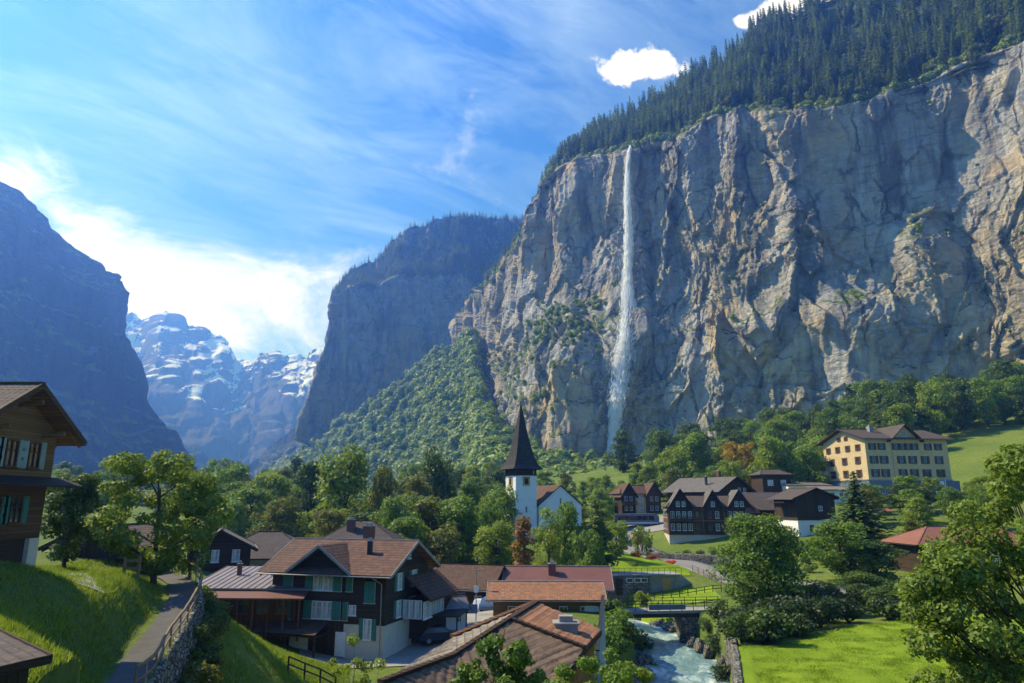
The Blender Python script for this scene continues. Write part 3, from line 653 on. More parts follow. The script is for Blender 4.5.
def spruce(seed, layers=24, rad=.20, dens=11):
    r = np.random.default_rng(seed); C = []; N_ = []; Sz = []
    for k in range(layers):
        z = .07+.92*(k/(layers-1))**.95; R_ = rad*(1-z)**.82*r.uniform(.8, 1.15)+.008
        nb = max(4, int(dens*(1-z)**.4))
        for j in range(nb):
            a = 2*PI*(j+r.uniform(0, .8))/nb; L = R_*r.uniform(.65, 1.15)
            ns = max(2, int(6*(1-z)+1.5))
            for i in range(ns):
                f = (i+.6)/ns
                C.append((math.cos(a)*L*f, math.sin(a)*L*f, z-.22*L*f*f*1.6+.02*(1-f)+r.uniform(-.006, .006))); Sz.append((.024+.026*(1-z)*(1.1-f*.5))*(24/layers)**.5)
                N_.append((math.cos(a)*.35+r.normal()*.35, math.sin(a)*.35+r.normal()*.35, .8))
    V, Fc = leaf_quads(np.array(C), np.array(N_), np.array(Sz), r, .5)
    return mesh_np('crown', V, Fc), MB().tube([(0, 0, -.04), (0, 0, .5), (0, 0, .97)], [.016, .009, .002], 6).mesh('trunk', True)
LIB = {}
for i in range(4): LIB['round', i] = broadleaf(100+i)
for i in range(3): LIB['tall', i] = broadleaf(120+i, 5200, .019, 'tall', 48, .10)
for i in range(3): LIB['oval', i] = broadleaf(140+i, 5200, .020, 'oval', 48, .08)
for i in range(2): LIB['wide', i] = broadleaf(160+i, 5600, .022, 'wide', 50, .14)
for i in range(2): LIB['column', i] = broadleaf(170+i, 3000, .017, 'column', 40, .03, clr=.075)
for i in range(4): LIB['spruce', i] = spruce(180+i, rad=.17+.02*i)
LIB['bigspruce', 0] = spruce(189, 52, .24, 20)
LIB['birch', 0] = broadleaf(190, 3200, .017, 'tall', 34, .12, clr=.085)
LIB['dense', 0] = broadleaf(195, 26000, .0135, 'round', 150, .03, clr=.11)
LIB['loose', 0] = broadleaf(196, 16000, .0155, 'wide', 84, .14, clr=.088)
LIB['loose', 1] = broadleaf(197, 15000, .0155, 'round', 80, .16, clr=.092)
LIB['loose', 2] = broadleaf(198, 9000, .0165, 'tall', 52, .05, clr=.085)
def shrub_proto(seed, n=900, size=.05, ncl=14):
    r = np.random.default_rng(seed); a = r.uniform(0, 2*PI, ncl); q = np.sqrt(r.uniform(0, 1, ncl))*.36; z = .2+.5*r.uniform(0, 1, ncl)*(1-q)
    cs = np.stack([np.cos(a)*q, np.sin(a)*q, z], 1); rs = r.uniform(.15, .27, ncl)
    V, Fc = clump_leaves(cs, rs, n, size, r, .85); V[:, 2] = np.maximum(V[:, 2], -.02)
    b = MB()
    for c_ in cs[:7]: b.tube([(0, 0, -.05), tuple(np.array(c_)*.5), tuple(c_)], [.02, .014, .006], 5)
    return mesh_np('foliage', V, Fc), b.mesh('stem', True)
for i in range(3): LIB['shrub', i] = shrub_proto(210+i)
LIB['shrub_fine', 0] = shrub_proto(220, 3600, .026, 22)
_cnt = {}
def tree(kind, mat, loc, h, wd=None, label='', group=None, name='tree', cat='tree', var=None, sink=.0, bark='bark'):
    """a thing (Empty) with trunk and crown; the meshes are shared between trees of one kind"""
    ks = [k for k in LIB if k[0] == kind]; i = _cnt.get(kind, 0); _cnt[kind] = i+1
    cm, tm = LIB[ks[(i if var is None else var) % len(ks)]]
    t_ = thing(name, label, cat, (loc[0], loc[1], loc[2]-sink), random.uniform(0, 6.28), group)
    natural = {'round': .80, 'tall': .54, 'oval': .66, 'wide': 1.04, 'column': .34, 'spruce': .38, 'bigspruce': .46, 'birch': .54, 'dense': .80, 'loose': .9, 'shrub': 1.1, 'shrub_fine': 1.1}[kind]
    sx = wd/natural if wd else h; t_.scale = (sx, sx*random.uniform(.9, 1.1), h)
    shr = kind.startswith('shrub')
    for nm, me, mt in (('foliage' if shr else 'crown', cm, M[mat]), ('stem' if shr else 'trunk', tm, M[bark])):
        o = bpy.data.objects.new(nm, me); col.objects.link(o); o.parent = t_
        if not me.materials: me.materials.append(mt)
        o.material_slots[0].link = 'OBJECT'; o.material_slots[0].material = mt
    return t_
def tree_px(kind, mat, px, top, Y, wpx, label, z=None, **kw):
    """stands on the ground at bearing px and distance Y, its tip at picture row top"""
    tx = ray(px, top)[0]; zt = CZ+ray(px, top)[1]*Y; x = tx*Y; z = gz(x, Y) if z is None else z
    return tree(kind, mat, (x, Y, z-.1), zt-z+.1, wpx*Y/F*1.02, label, **kw)

# trees one can point to
tree_px('loose', 'lf_dark', 77, 474, 46, 84, 'dark round fruit tree right beside the timber chalet at the left edge', var=1)
tree_px('loose', 'lf_light', 168, 452, 47, 118, 'loose bright green tree standing over the bend of the railed footpath', var=0)
tree_px('loose', 'lf_mid', 200, 478, 51, 60, 'smaller green tree leaning out behind the bright tree at the footpath bend', var=1)
tree_px('tall', 'lf_light', 345, 444, 138, 58, 'tallest bright green tree above the chimneyed hip roof', var=0)
tree_px('round', 'lf_light', 272, 473, 150, 52, 'pale green broad tree left of the dark tree above the grey roofs')
tree_px('tall', 'lf_dark', 312, 461, 160, 40, 'dark green tree between two pale ones above the grey roofs')
tree_px('oval', 'lf_olive', 385, 466, 142, 40, 'dark olive egg-shaped tree right of the tallest bright tree')
tree_px('tall', 'lf_olive', 417, 470, 150, 36, 'slim olive tree left of the tall dark tree near the church')
tree_px('tall', 'lf_dark', 438, 447, 158, 38, 'tall dark tree rising highest between hip roof and church')
tree_px('oval', 'lf_mid', 470, 482, 140, 44, 'mid green tree immediately left of the church tower')
tree_px('round', 'lf_mid', 452, 500, 120, 46, 'rounded green tree behind the brown barn roof')
tree_px('round', 'lf_mid', 492, 499, 122, 44, 'leafy tree at the foot of the white church tower')
tree_px('round', 'lf_light', 335, 508, 128, 46, 'low pale green tree just behind the hip roof chimney')
tree_px('round', 'lf_light', 300, 512, 132, 46, 'low light green tree above the grey hip roofs')
tree_px('column', 'lf_rust', 526, 515, 100, 30, 'rust brown pointed tree in front of the church tower', name='columnar_tree')
tree_px('birch', 'lf_light', 549, 507, 104, 34, 'airy pale birch in front of the church gable', name='birch_tree', bark='bark')
tree_px('round', 'lf_mid', 566, 501, 112, 46, 'round green tree hiding the church gable door')
tree_px('column', 'lf_dark', 601, 498, 112, 34, 'dark upright tree between the church and the parked bus', name='columnar_tree')
tree_px('round', 'lf_mid', 586, 528, 100, 40, 'bushy tree below the dark upright tree by the church')
tree_px('round', 'lf_light', 615, 520, 122, 34, 'low leafy tree beside the road left of the bus')
tree_px('dense', 'lf_mid', 754, 514, 87, 88, 'dense round tree at the bridge end before the timber hotel')
tree_px('bigspruce', 'lf_spruce', 853, 472, 128, 84, 'dark pointed spruce in front of the yellow hotel', name='spruce_tree')
tree_px('round', 'lf_mid', 838, 522, 106, 76, 'leafy tree at the foot of the pointed spruce')
tree_px('round', 'lf_dark', 872, 540, 104, 62, 'dark leafy tree left of the red roof')
tree_px('wide', 'lf_dark', 905, 483, 158, 62, 'spreading dark tree on the terrace under the yellow hotel')
tree_px('round', 'lf_gold', 742, 440, 235, 48, 'golden autumn tree behind the timber hotel roofs')
tree_px('oval', 'lf_mid', 690, 430, 262, 44, 'tall light tree right of the waterfall foot')
tree_px('round', 'lf_light', 672, 446, 240, 40, 'yellow green tree behind the many-gabled timber hotel')
tree_px('oval', 'lf_dark', 622, 430, 340, 32, 'dark tree touching the foot of the waterfall')
tree_px('shrub', 'lf_gold', 790, 523, 150, 16, 'small yellowing bush against the white barn base', name='bush', cat='bush')
tree_px('shrub', 'lf_light', 641, 519, 150, 24, 'bright green bush left of the timber hotel base', name='bush', cat='bush')

# rows of trees below the wall and in the valley wood
def scatter(n, xr, Yr, fn, label, group, seed, sep=6, name='tree', cond=None):
    r = np.random.default_rng(seed); done = []; k = 0
    while len(done) < n and k < n*40:
        k += 1; Y = r.uniform(*Yr); px = r.uniform(*xr); x = (px-512)/F*Y
        if any((x-a)**2+(Y-b)**2 < sep*sep for a, b in done) or (cond and not cond(px, Y)): continue
        done.append((x, Y)); kind, mt, h, wf = fn(r, px, Y); z = gz(x, Y)
        tree(kind, mt, (x, Y, z-.2), h, h*wf, label.replace('leafy tree', 'spruce').replace('dark tree', 'dark spruce').replace('tall dark spruce', 'tall dark spruce') if kind == 'spruce' else label, group, 'spruce_tree' if kind == 'spruce' else name)
def mixleaf(r, px, Y):
    kind = r.choice(['round', 'oval', 'tall', 'round']); mt = r.choice(['lf_mid', 'lf_dark', 'lf_mid', 'lf_light', 'lf_olive'], p=[.34, .22, .14, .2, .1])
    return kind, mt, r.uniform(11, 18), {'round': .82, 'oval': .66, 'tall': .56}[kind]
def darkleaf(r, px, Y):
    kind = r.choice(['round', 'oval', 'tall', 'spruce'], p=[.4, .3, .2, .1]); mt = 'lf_conifer' if kind == 'spruce' else r.choice(['lf_mid', 'lf_dark', 'lf_light'], p=[.45, .43, .12])
    return kind, mt, r.uniform(14, 22), {'round': .85, 'oval': .7, 'tall': .56, 'spruce': .36}[kind]
scatter(60, (225, 505), (165, 290), mixleaf, 'leafy tree in the valley wood left of the church', 'trees of the valley wood', 31, 8)
scatter(34, (235, 420), (118, 165), lambda r, px, Y: (*mixleaf(r, px, Y)[:2], r.uniform(7, 12), .85), 'leafy tree directly behind the hipped village roofs', 'trees behind the hipped roofs', 38, 5.5)
scatter(34, (395, 505), (108, 160), lambda r, px, Y: (*mixleaf(r, px, Y)[:2], r.uniform(8, 12), .8), 'leafy tree between the village roofs and the church', 'trees beside the church', 32, 6)
scatter(80, (640, 1090), (255, 395), darkleaf, 'leafy tree in the belt of wood under the rock wall', 'trees under the rock wall', 33, 8.5, cond=lambda px, Y: not (945 < px and Y < 268) and not (px < 760 and Y < 300))
scatter(54, (855, 1090), (270, 385), lambda r, px, Y: (*darkleaf(r, px, Y)[:2], r.uniform(17, 26), .72), 'tall dark tree in the wood above the meadow behind the yellow hotel', 'trees above the hotel meadow', 40, 8)
scatter(20, (845, 1000), (118, 172), lambda r, px, Y: (*mixleaf(r, px, Y)[:2], r.uniform(4, 8), .9), 'leafy tree on the slope between the red roof and the yellow hotel', 'trees below the yellow hotel', 41, 5, cond=lambda px, Y: px < 870 or Y > 128)
scatter(16, (630, 745), (225, 300), lambda r, px, Y: (*darkleaf(r, px, Y)[:2], r.uniform(8, 13), .8), 'leafy tree behind the timber hotel', 'trees behind the timber hotel', 34, 7)
scatter(15, (770, 830), (215, 260), darkleaf, 'dark tree between the timber hotel and the yellow hotel', 'trees between the hotels', 35, 6)
scatter(26, (0, 260), (150, 330), lambda r, px, Y: (*mixleaf(r, px, Y)[:2], r.uniform(8, 14), .85), 'hazy tree far down the valley floor on the left', 'trees on the valley floor', 36, 10)
scatter(22, (625, 835), (205, 300), lambda r, px, Y: (*mixleaf(r, px, Y)[:2], r.uniform(10, 16), .8), 'leafy tree between the meadow below the fall and the hotels', 'trees above the hotels', 43, 7, cond=lambda px, Y: Y > 225 or px > 668)
scatter(26, (535, 660), (165, 275), lambda r, px, Y: (*mixleaf(r, px, Y)[:2], r.uniform(5, 10), .9), 'small tree on the meadow below the fall', 'small trees on the meadow', 37, 8, cond=lambda px, Y: not (605 < px < 665 and Y < 235))
def shrubs(lst, label, group, mats=('lf_dark', 'lf_mid')):
    for px, py, Y, h in lst:
        x = ray(px, py)[0]*Y; z = gz(x, Y)
        tree('shrub', random.choice(mats), (x, Y, z), h, h*1.25, label, group, 'bush', 'bush')
hedge = []
for k_ in range(46):
    px_ = random.uniform(730, 905); ed = PZ(px_, float(np.interp(px_, [727, 760, 800, 815, 850, 900], [648, 645, 640, 634, 629, 624])), 7.4).y; hedge.append((px_, 620, ed+1.2+random.random()**1.3*17, random.uniform(2.2, 4.2)))
hedge += [(x, 620, Y, random.uniform(2, 3.2)) for x, Y in ((708,84),(714,80),(719,76),(712,77),(722,72),(724,68),(716,85))]
shrubs(hedge, 'dark bush in the shaded hedge behind the bright lawn', 'bushes behind the lawn', ('lf_dark', 'lf_shade', 'lf_shade'))
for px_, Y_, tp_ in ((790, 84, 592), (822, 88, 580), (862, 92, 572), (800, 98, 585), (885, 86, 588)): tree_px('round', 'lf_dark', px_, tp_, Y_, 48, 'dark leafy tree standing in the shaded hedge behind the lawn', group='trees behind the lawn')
shrubs([(x, 640, Y, random.uniform(1.8, 3.4)) for x, Y in ((608,66),(618,70),(630,66),(640,73),(646,78),(624,60),(636,70),(642,80),(604,62),(612,55),(618,66),(626,72),(634,60),(612,76),(628,82),(640,68),(622,50),(605,84),(640,86))], 'dark bush on the village bank of the river', 'bushes on the river bank')
shrubs([(x, 560, Y, random.uniform(1.2, 2.2)) for x, Y in ((665,150),(676,149),(688,148),(700,148),(712,147),(652,152))], 'low shrub on the wall below the timber hotel', 'shrubs along the hotel wall', ('lf_mid', 'lf_olive'))
shrubs([(x, 555, Y, random.uniform(1.6, 2.6)) for x, Y in ((775,136),(785,132),(796,136),(806,130),(818,134),(790,126),(808,122),(826,126))], 'bright leafy bush on the green bank below the white barn base', 'bushes on the green bank', ('lf_light', 'lf_mid'))
shrubs([(x, 600, Y, random.uniform(1.3, 2.2)) for x, Y in ((607,101),(618,103),(630,101),(642,104))], 'green bush on the lawn behind the bridge railing', 'bushes behind the bridge', ('lf_mid', 'lf_light'))

# conifers above the rim: individuals along the edge, the rest as one mass
def surf_pts(Gr, n, r, ulim=(0, 1), vlim=(0, 1)):
    u = r.uniform(*ulim, n)*(Gr.shape[0]-1.01); v = r.uniform(*vlim, n)*(Gr.shape[1]-1.01); i, j = u.astype(int), v.astype(int)
    return Gr[i, j]
r = np.random.default_rng(51)
cand = surf_pts(GS, 4600, r, (.0, .93), (.03, .9))
prox = np.array([1/np.linalg.norm(p-np.array([0, 0, 20])) for p in cand])
def inview(p):
    y = p[1]*CP+(p[2]-CZ)*SP; a = 512+F*p[0]/y; b = 341.5-F*((p[2]-CZ)*CP-p[1]*SP)/y; return a < 1045 and b > -14
cand = np.array([p for p in cand if inview(p) and fbm(p[0]/45, p[1]/45, 2.2, 3) > -.62])
o_ = np.argsort(np.linalg.norm(cand-np.array([0, 0, 20]), axis=1)); near, rest = cand[o_[:300]], cand[o_[300:]]
for p in near:
    if r.uniform() < .80: tree('spruce', 'lf_conifer', p, r.uniform(11, 33)*(.8+.4*r.uniform()), None, 'dark spruce in the steep forest above the rock rim', 'spruces above the rim', 'spruce_tree')
    else: tree(r.choice(['oval', 'round']), r.choice(['lf_light', 'lf_olive', 'lf_mid', 'lf_gold'], p=[.5, .2, .25, .05]), p, r.uniform(10, 18), None, 'light green broadleaf among the dark spruces above the rim', 'broadleaves above the rim', 'broadleaf_tree')
def merged(name, items, mat):
    """many trees as one mass: items of (mesh, loc, sx, sz)"""
    VV, FF, k = [], [], 0; cache = {}
    for me, p, sx, sz in items:
        if me not in cache:
            v = np.empty(len(me.vertices)*3, np.float32); me.vertices.foreach_get('co', v); f = np.empty(len(me.loops), np.int32); me.loops.foreach_get('vertex_index', f); cache[me] = (v.reshape(-1, 3), f.reshape(-1, 4))
        v, f = cache[me]; a = random.uniform(0, 6.28); ca, sa = math.cos(a), math.sin(a)
        VV.append(np.stack([(v[:, 0]*ca-v[:, 1]*sa)*sx+p[0], (v[:, 0]*sa+v[:, 1]*ca)*sx+p[1], v[:, 2]*sz+p[2]], 1)); FF.append(f+k); k += len(v)
    return obj(name, mesh_np(name, np.concatenate(VV), np.concatenate(FF)), mat)
SPL = [spruce(300+i, 12, .19, 6)[0] for i in range(3)]
def blobcrown(seed, n=330, size=.072):
    r = np.random.default_rng(seed); cs = np.concatenate([[[0, 0, .5]], np.stack([r.uniform(-.24, .24, 6), r.uniform(-.24, .24, 6), r.uniform(.28, .78, 6)], 1)]); rs = np.concatenate([[.34], r.uniform(.15, .26, 6)])
    idx = r.choice(7, n, p=rs**2/np.sum(rs**2)); dv = r.normal(size=(n, 3)); dv[:, 2] += .3; dv /= np.linalg.norm(dv, axis=1, keepdims=True); C = cs[idx]+dv*rs[idx][:, None]*r.uniform(.8, 1.05, n)[:, None]*np.array([1, 1, 1.15])
    V, Fc = leaf_quads(C, dv*.7+(C-np.array([0, 0, .4]))*1.4+r.normal(size=(n, 3))*.22, size, r, .8); return mesh_np('crown', V, Fc)
BRL = [blobcrown(310+i) for i in range(5)]
tag(merged('forest', [(random.choice(SPL), p, h, h) for p in rest for h in [random.uniform(11, 33)]], M['lf_conifer_mass']), kind='stuff')
r = np.random.default_rng(52)
tp = surf_pts(GT, 5200, r, (0.0, 1), (.0, .93)); hill = []
tp = tp[fbm(tp[:, 0]/60, tp[:, 1]/60, 4., 3) > -.75]
tag(merged('forest', [(random.choice(SPL), p, h, h) for p in tp[::9] for h in [random.uniform(14, 26)]], M['lf_conifer']), kind='stuff')
tag(merged('wood', [(random.choice(BRL), p, h*random.uniform(.8, 1.15), h) for p in tp for h in [random.uniform(5, 12) if random.random() < .5 else random.uniform(11, 25)]], M['lf_wood']), kind='stuff')
# dark forest on top of the second wall
fp = surf_pts(GC2, 7000, r, (.0, .84), (.60, .90)); fp = fp[np.argsort(-fp[:, 2])]
tag(merged('forest', [(random.choice(SPL), p, h, h) for p in fp for h in [random.uniform(9, 18)]], M['lf_conifer']), kind='stuff')
# bushes clinging to ledges of the main wall
it0 = [(random.choice(BRL), G2[i, int(NV*random.uniform(.875, .93))]-np.array([0, 0, 1.]), h*1.1, h) for i in np.random.default_rng(5).integers(0, int(NU*.97), 620) for h in [random.uniform(4, 12)]]
tag(merged('undergrowth', it0, M['lf_rim']), kind='stuff')
n_ = normals(G2); cand = np.argwhere((n_[:, :, 2] > .50)); rr = np.random.default_rng(53); cand = cand[rr.choice(len(cand), 900)]
it = []
for i, j in cand:
    p = G2[i, j]; vfrac = j/NV; px = 512+F*p[0]/p[1]
    keep = (.75 if px < 640 else .08) if vfrac < .55 else .06
    if vfrac > .86: keep = .9
    if random.random() < keep: h = random.uniform(2.5, 7.); it.append((random.choice(BRL), p-np.array([0, 0, .6]), h*1.1, h))
tag(merged('undergrowth', it, M['lf_wood']), kind='stuff')
# far valley floor wood
fp = [np.array([x, y, gz(x, y)-1]) for x, y in zip(rr.uniform(-620, -120, 420), rr.uniform(420, 1150, 420)) if -.75 < x/y < -.25]
tag(merged('wood', [(random.choice(BRL), p, h, h) for p in fp for h in [random.uniform(9, 15)]], M['lf_wood']), kind='stuff')

# the waterfall: strands and drops that fall free of the wall, then break over the lower rocks
r = np.random.default_rng(61); Vw = []
def wall_y(px, py):
    a, b = ray(px, py); TX = G2[..., 0]/G2[..., 1]; TZ = (G2[..., 2]-CZ)/G2[..., 1]; k = np.argmin((TX-a)**2+(TZ-b)**2); return G2.reshape(-1, 3)[k]
way = [(628,154,2.6,2),(627,165,4.6,5),(626,200,7,7),(626,245,9.5,8),(627,285,11,7),(629,310,20,4),(626,340,24,2.5),(621,370,23,2),(617,400,18,2),(613,430,13,2),(611,456,10,2)]
ctr = []
for px, py, wp, off in way:
    p = wall_y(px, py); a, b = ray(px, py); Y = p[1]-off*1.2; ctr.append((a*Y, Y, CZ+b*Y, wp*Y/F*.5))
ctr = np.array(ctr); ctr[:5, 1] = np.minimum(ctr[:5, 1], np.min(ctr[:5, 1])+2); n = 24000
s = r.uniform(0, len(ctr)-1.001, n); i = s.astype(int); f = (s-i)[:, None]; c_ = ctr[i]*(1-f)+ctr[i+1]*f
lat = np.clip(r.normal(size=n)*.5, -1.3, 1.3)*c_[:, 3]; dep = r.normal(size=n)*.6*np.minimum(c_[:, 3], 3.)
# a few strands carry most of the water, loose drops drift round them
spray = r.uniform(size=n) < .22; lat = np.where(spray, r.normal(size=n)*c_[:, 3]*(.7+.12*s), lat*.55)+np.where(spray, 0, 1)*np.sin(s*.7+np.floor(r.uniform(0, 4, n))*1.9)*c_[:, 3]*.42
C = np.stack([c_[:, 0]+lat, c_[:, 1]+dep-1.0, c_[:, 2]], 1); nxt = ctr[np.minimum(i+1, len(ctr)-1)]-ctr[i]; nxt = nxt[:, :3]/(np.linalg.norm(nxt[:, :3], axis=1, keepdims=True)+1e-6)
L = np.where(spray, .35, 1)*r.uniform(2.5, 10, n)*np.where(s > 5, .6, 1); wv = np.where(spray, .4, 1)*r.uniform(.16, .5, n); jit = r.normal(size=(n, 3))*.05; dirv = nxt+jit*np.where(s > 5, 3, 1)[:, None]
side = np.stack([np.cos(q_ := r.uniform(-1.5, 1.5, n)), np.sin(q_), r.normal(size=n)*.05], 1)
V = np.stack([C-dirv*L[:, None]/2, C+side*wv[:, None], C+dirv*L[:, None]/2, C-side*wv[:, None]], 1).reshape(-1, 3)
tag(obj('waterfall', mesh_np('waterfall', V, np.arange(n*4).reshape(-1, 4)), M['fall']), 'thin white waterfall dropping free down the high limestone wall', 'waterfall')

# grass on the near banks and the mown lawn
def blades(n, xs, ys, h, wd, cond, seed, lean=.45):
    r = np.random.default_rng(seed); x = r.uniform(*xs, n); y = r.uniform(*ys, n); k = cond(x, y); x, y = x[k], y[k]; z = ground_z(x, y); n = len(x)
    dens = fbm(x/2.2, y/2.2, 3., 3); k = dens > r.uniform(-1.2, .5, n); x, y, z, dens = x[k], y[k], z[k], dens[k]; n = len(x)
    a = r.uniform(0, 2*PI, n); hh = h*r.uniform(.5, 1.3, n)*(1+.6*np.clip(dens, -.6, 1)); ln = hh*r.uniform(0, lean*2, n); b = r.uniform(0, 2*PI, n); w_ = wd*r.uniform(.6, 1.4, n)
    B = np.stack([x, y, z-.02], 1); side = np.stack([np.cos(a), np.sin(a), 0*a], 1)*w_[:, None]
    T_ = B+np.stack([np.cos(b)*ln, np.sin(b)*ln, hh], 1)
    return np.stack([B-side, B+side, T_], 1).reshape(-1, 3), np.arange(n*3).reshape(-1, 3)
V, Fc = blades(260000, (-30, -2), (13, 62), .21, .028, lambda x, y: (x > -.78*y) & (x < -.22*y) & (path_d(x, y)[0] > .95), 71)
tag(obj('grass', mesh_np('grass', V, Fc), M['grass']), kind='stuff')
LB = [(PZ(727,648,7.4)), PZ(760,645,7.4), PZ(800,640,7.4), PZ(815,634,7.4), PZ(850,629,7.4), PZ(900,624,7.4), PZ(960,620,7.6)]
bx = np.array([q.x for q in LB]); by = np.array([q.y for q in LB])
def on_lawn(x, y): d_ = river_d(x, y)[0]; return (y < np.interp(x, bx, by)) & (d_ > HW+.75)
V, Fc = blades(330000, (13, 50), (46, 78), .13, .03, on_lawn, 72)
tag(obj('grass', mesh_np('lawn_blades', V, Fc), M['lawn']), kind='stuff')
n1, n2 = 150, 120; LV = []
for i in range(n1):
    f = i/(n1-1); x = 13.5+f*40
    LV.append([(x, 40+(np.interp(x, bx, by)-40)*j/(n2-1), 0) for j in range(n2)])
LV = np.array(LV); d_ = river_d(LV[..., 0], LV[..., 1]); LV[..., 2] = ground_z(LV[..., 0], LV[..., 1])+.05; LV[..., 2] = np.where(d_[0] > HW+1.9, LV[..., 2], np.maximum(LV[..., 2], 7.42))
f_ = grid_faces(n1, n2); okv = (d_[0].ravel() > HW+.35) & (d_[1].ravel() < 0) ; f_ = f_[okv[f_].all(1)]
lawn_o = obj('lawn', mesh_np('lawn', LV.reshape(-1, 3), f_, True), M['lawn_floor']); tag(lawn_o, kind='structure')
# the river
ys = np.linspace(0, len(RIV)-1, 130); cx = catmull(RIV, 130); tg = np.gradient(cx, axis=0); tg /= np.linalg.norm(tg, axis=1, keepdims=True)
la = np.linspace(-HW-.6, HW+.6, 34); WX = cx[:, None, 0]+tg[:, None, 1]*la[None]; WY = cx[:, None, 1]-tg[:, None, 0]*la[None]
WZ = water_z(cx[:, 1])[:, None]+.13*fbm(WX/1.6, WY/2.6, 2., 4)+.12*ridged(WX/3.4, WY/2.2, 1., 2)-.1
tag(obj('river_water', mesh_np('river', np.stack([WX, WY, WZ], 2).reshape(-1, 3), grid_faces(130, 34), True), M['water']), kind='structure')
# ------------------------------------------------------------------ buildings
def plane_pts(a, b, c, d, tw=.28, th=.32, amp=.035, hi=True):
    """roof plane: eave a->b, ridge c (above b), d (above a); wavy courses when hi"""
    a, b, c, d = (np.array(q, float) for q in (a, b, c, d)); Lx = np.linalg.norm(b-a); ex = (b-a)/Lx
    mid = ((c+d)/2-(a+b)/2); up = mid-ex*(mid@ex); Ly = np.linalg.norm(up); eu = up/Ly; nn = np.cross(ex, eu); nn = nn*(1 if nn[2] > 0 else -1)
    nu, nv = (max(2, int(Lx/tw*4)+1), max(2, int(Ly/th*4)+1)) if hi else (2, 2)
    s = np.linspace(0, 1, nu)[:, None, None]; t_ = np.linspace(0, 1, nv)[None, :, None]
    G = (a*(1-s)+b*s)*(1-t_)+(d*(1-s)+c*s)*t_
    ux = (G-a)@ex; uy = (G-a)@eu
    if hi:
        jit = fbm(ux*1.1, uy*1.1, a[0], 3)*.018
        h = amp*(1-((uy/th) % 1))+amp*.7*np.abs(np.sin(PI*ux/tw))+jit; G = G+nn*h[..., None]
    else: G = G+nn*.01
    return G.reshape(-1, 3), grid_faces(nu, nv), np.stack([ux.ravel()+abs(a[0])*3, uy.ravel()+abs(a[1])], 1)
def roof_mesh(name, planes, mat, parent, hi=True, tw=.28, th=.32, amp=.035):
    V, Fc, U, k = [], [], [], 0
    for p in planes:
        v, f, u = plane_pts(*p, tw=tw, th=th, amp=amp, hi=hi); V.append(v); Fc.append(f+k); U.append(u); k += len(v)
    return obj(name, mesh_np(name, np.concatenate(V), np.concatenate(Fc), False, np.concatenate(U)), mat, parent)
_wc = {}
def cached(key, fn):
    if key not in _wc: _wc[key] = fn()
    return _wc[key]
def face_xf(face, L, W):
    return {'F': (Vector((0, -W/2, 0)), 0), 'R': (Vector((L/2, 0, 0)), R(90)), 'L': (Vector((-L/2, 0, 0)), R(-90)), 'B': (Vector((0, W/2, 0)), PI)}[face]
def put(name, me, m, parent, o, rz, x, z, y=0):
    ob = bpy.data.objects.new(name, me); col.objects.link(ob); ob.parent = parent
    if not me.materials: me.materials.append(m)
    ob.material_slots[0].link = 'OBJECT'; ob.material_slots[0].material = m
    ca, sa = math.cos(rz), math.sin(rz); ob.location = (o[0]+x*ca-y*sa, o[1]+x*sa+y*ca, z); ob.rotation_euler = (0, 0, rz); return ob
def window(root, face, L, W, u, z, w_, h, frame='white_paint', pane='glass', shut=None, sopen=True, mull=1, out=0., sill=True):
    o, rz = face_xf(face, L, W)
    def fr():
        b = MB(); t_ = .07
        b.box((-w_/2+t_/2, -.045, 0), (t_, .09, h)); b.box((w_/2-t_/2, -.045, 0), (t_, .09, h))
        b.box((0, -.045, h/2-t_/2), (w_-2*t_, .09, t_)); b.box((0, -.045, -h/2+t_/2), (w_-2*t_, .09, t_))
        for i in range(mull): b.box((-w_/2+w_*(i+1)/(mull+1), -.04, 0), (.05, .08, h-2*t_))
        b.box((0, -.037, h*.12), (w_-2*t_, .06, .035))
        if sill: b.box((0, -.075, -h/2-.035), (w_+.12, .15, .07))
        return b.mesh('window')
    f = put('window', cached(('w', w_, h, mull, sill), fr), M[frame], root, o, rz, u, z, -out)
    p = bpy.data.objects.new('pane', cached(('p', w_, h), lambda: MB().box((0, -.005, 0), (w_-.1, .036, h-.1)).mesh('pane'))); col.objects.link(p); p.parent = f
    if not p.data.materials: p.data.materials.append(M[pane])
    p.material_slots[0].link = 'OBJECT'; p.material_slots[0].material = M[pane]
    if shut:
        sw = w_*.5
        def sh():
            b = MB(); b.box((0, -.03, 0), (sw, .05, h+.08))
            for k in range(3): b.box((0, -.065, -h*.36+k*h*.36), (sw*.72, .02, h*.27))
            return b.mesh('shutter')
        for s in (-1, 1):
            x = u+s*(w_/2+sw/2+.03) if sopen else u+s*sw*.51
            put('shutter', cached(('s', w_, h), sh), M[shut], root, o, rz, x, z, -out-(0 if sopen else .1))
    return f
def door(root, face, L, W, u, z0, w_, h, m, out=0.):
    o, rz = face_xf(face, L, W)
    d_ = put('door', MB().box((0, -.04, h/2), (w_, .08, h)).box((0, -.095, h*.72), (w_*.6, .03, h*.34)).box((0, -.095, h*.27), (w_*.6, .03, h*.34)).mesh('door'), M[m], root, o, rz, u, z0, -out)
    hd = MB().box((w_*.38, -.13, h*.47), (.12, .05, .04)).build('handle', M['grey_metal'], d_); return d_
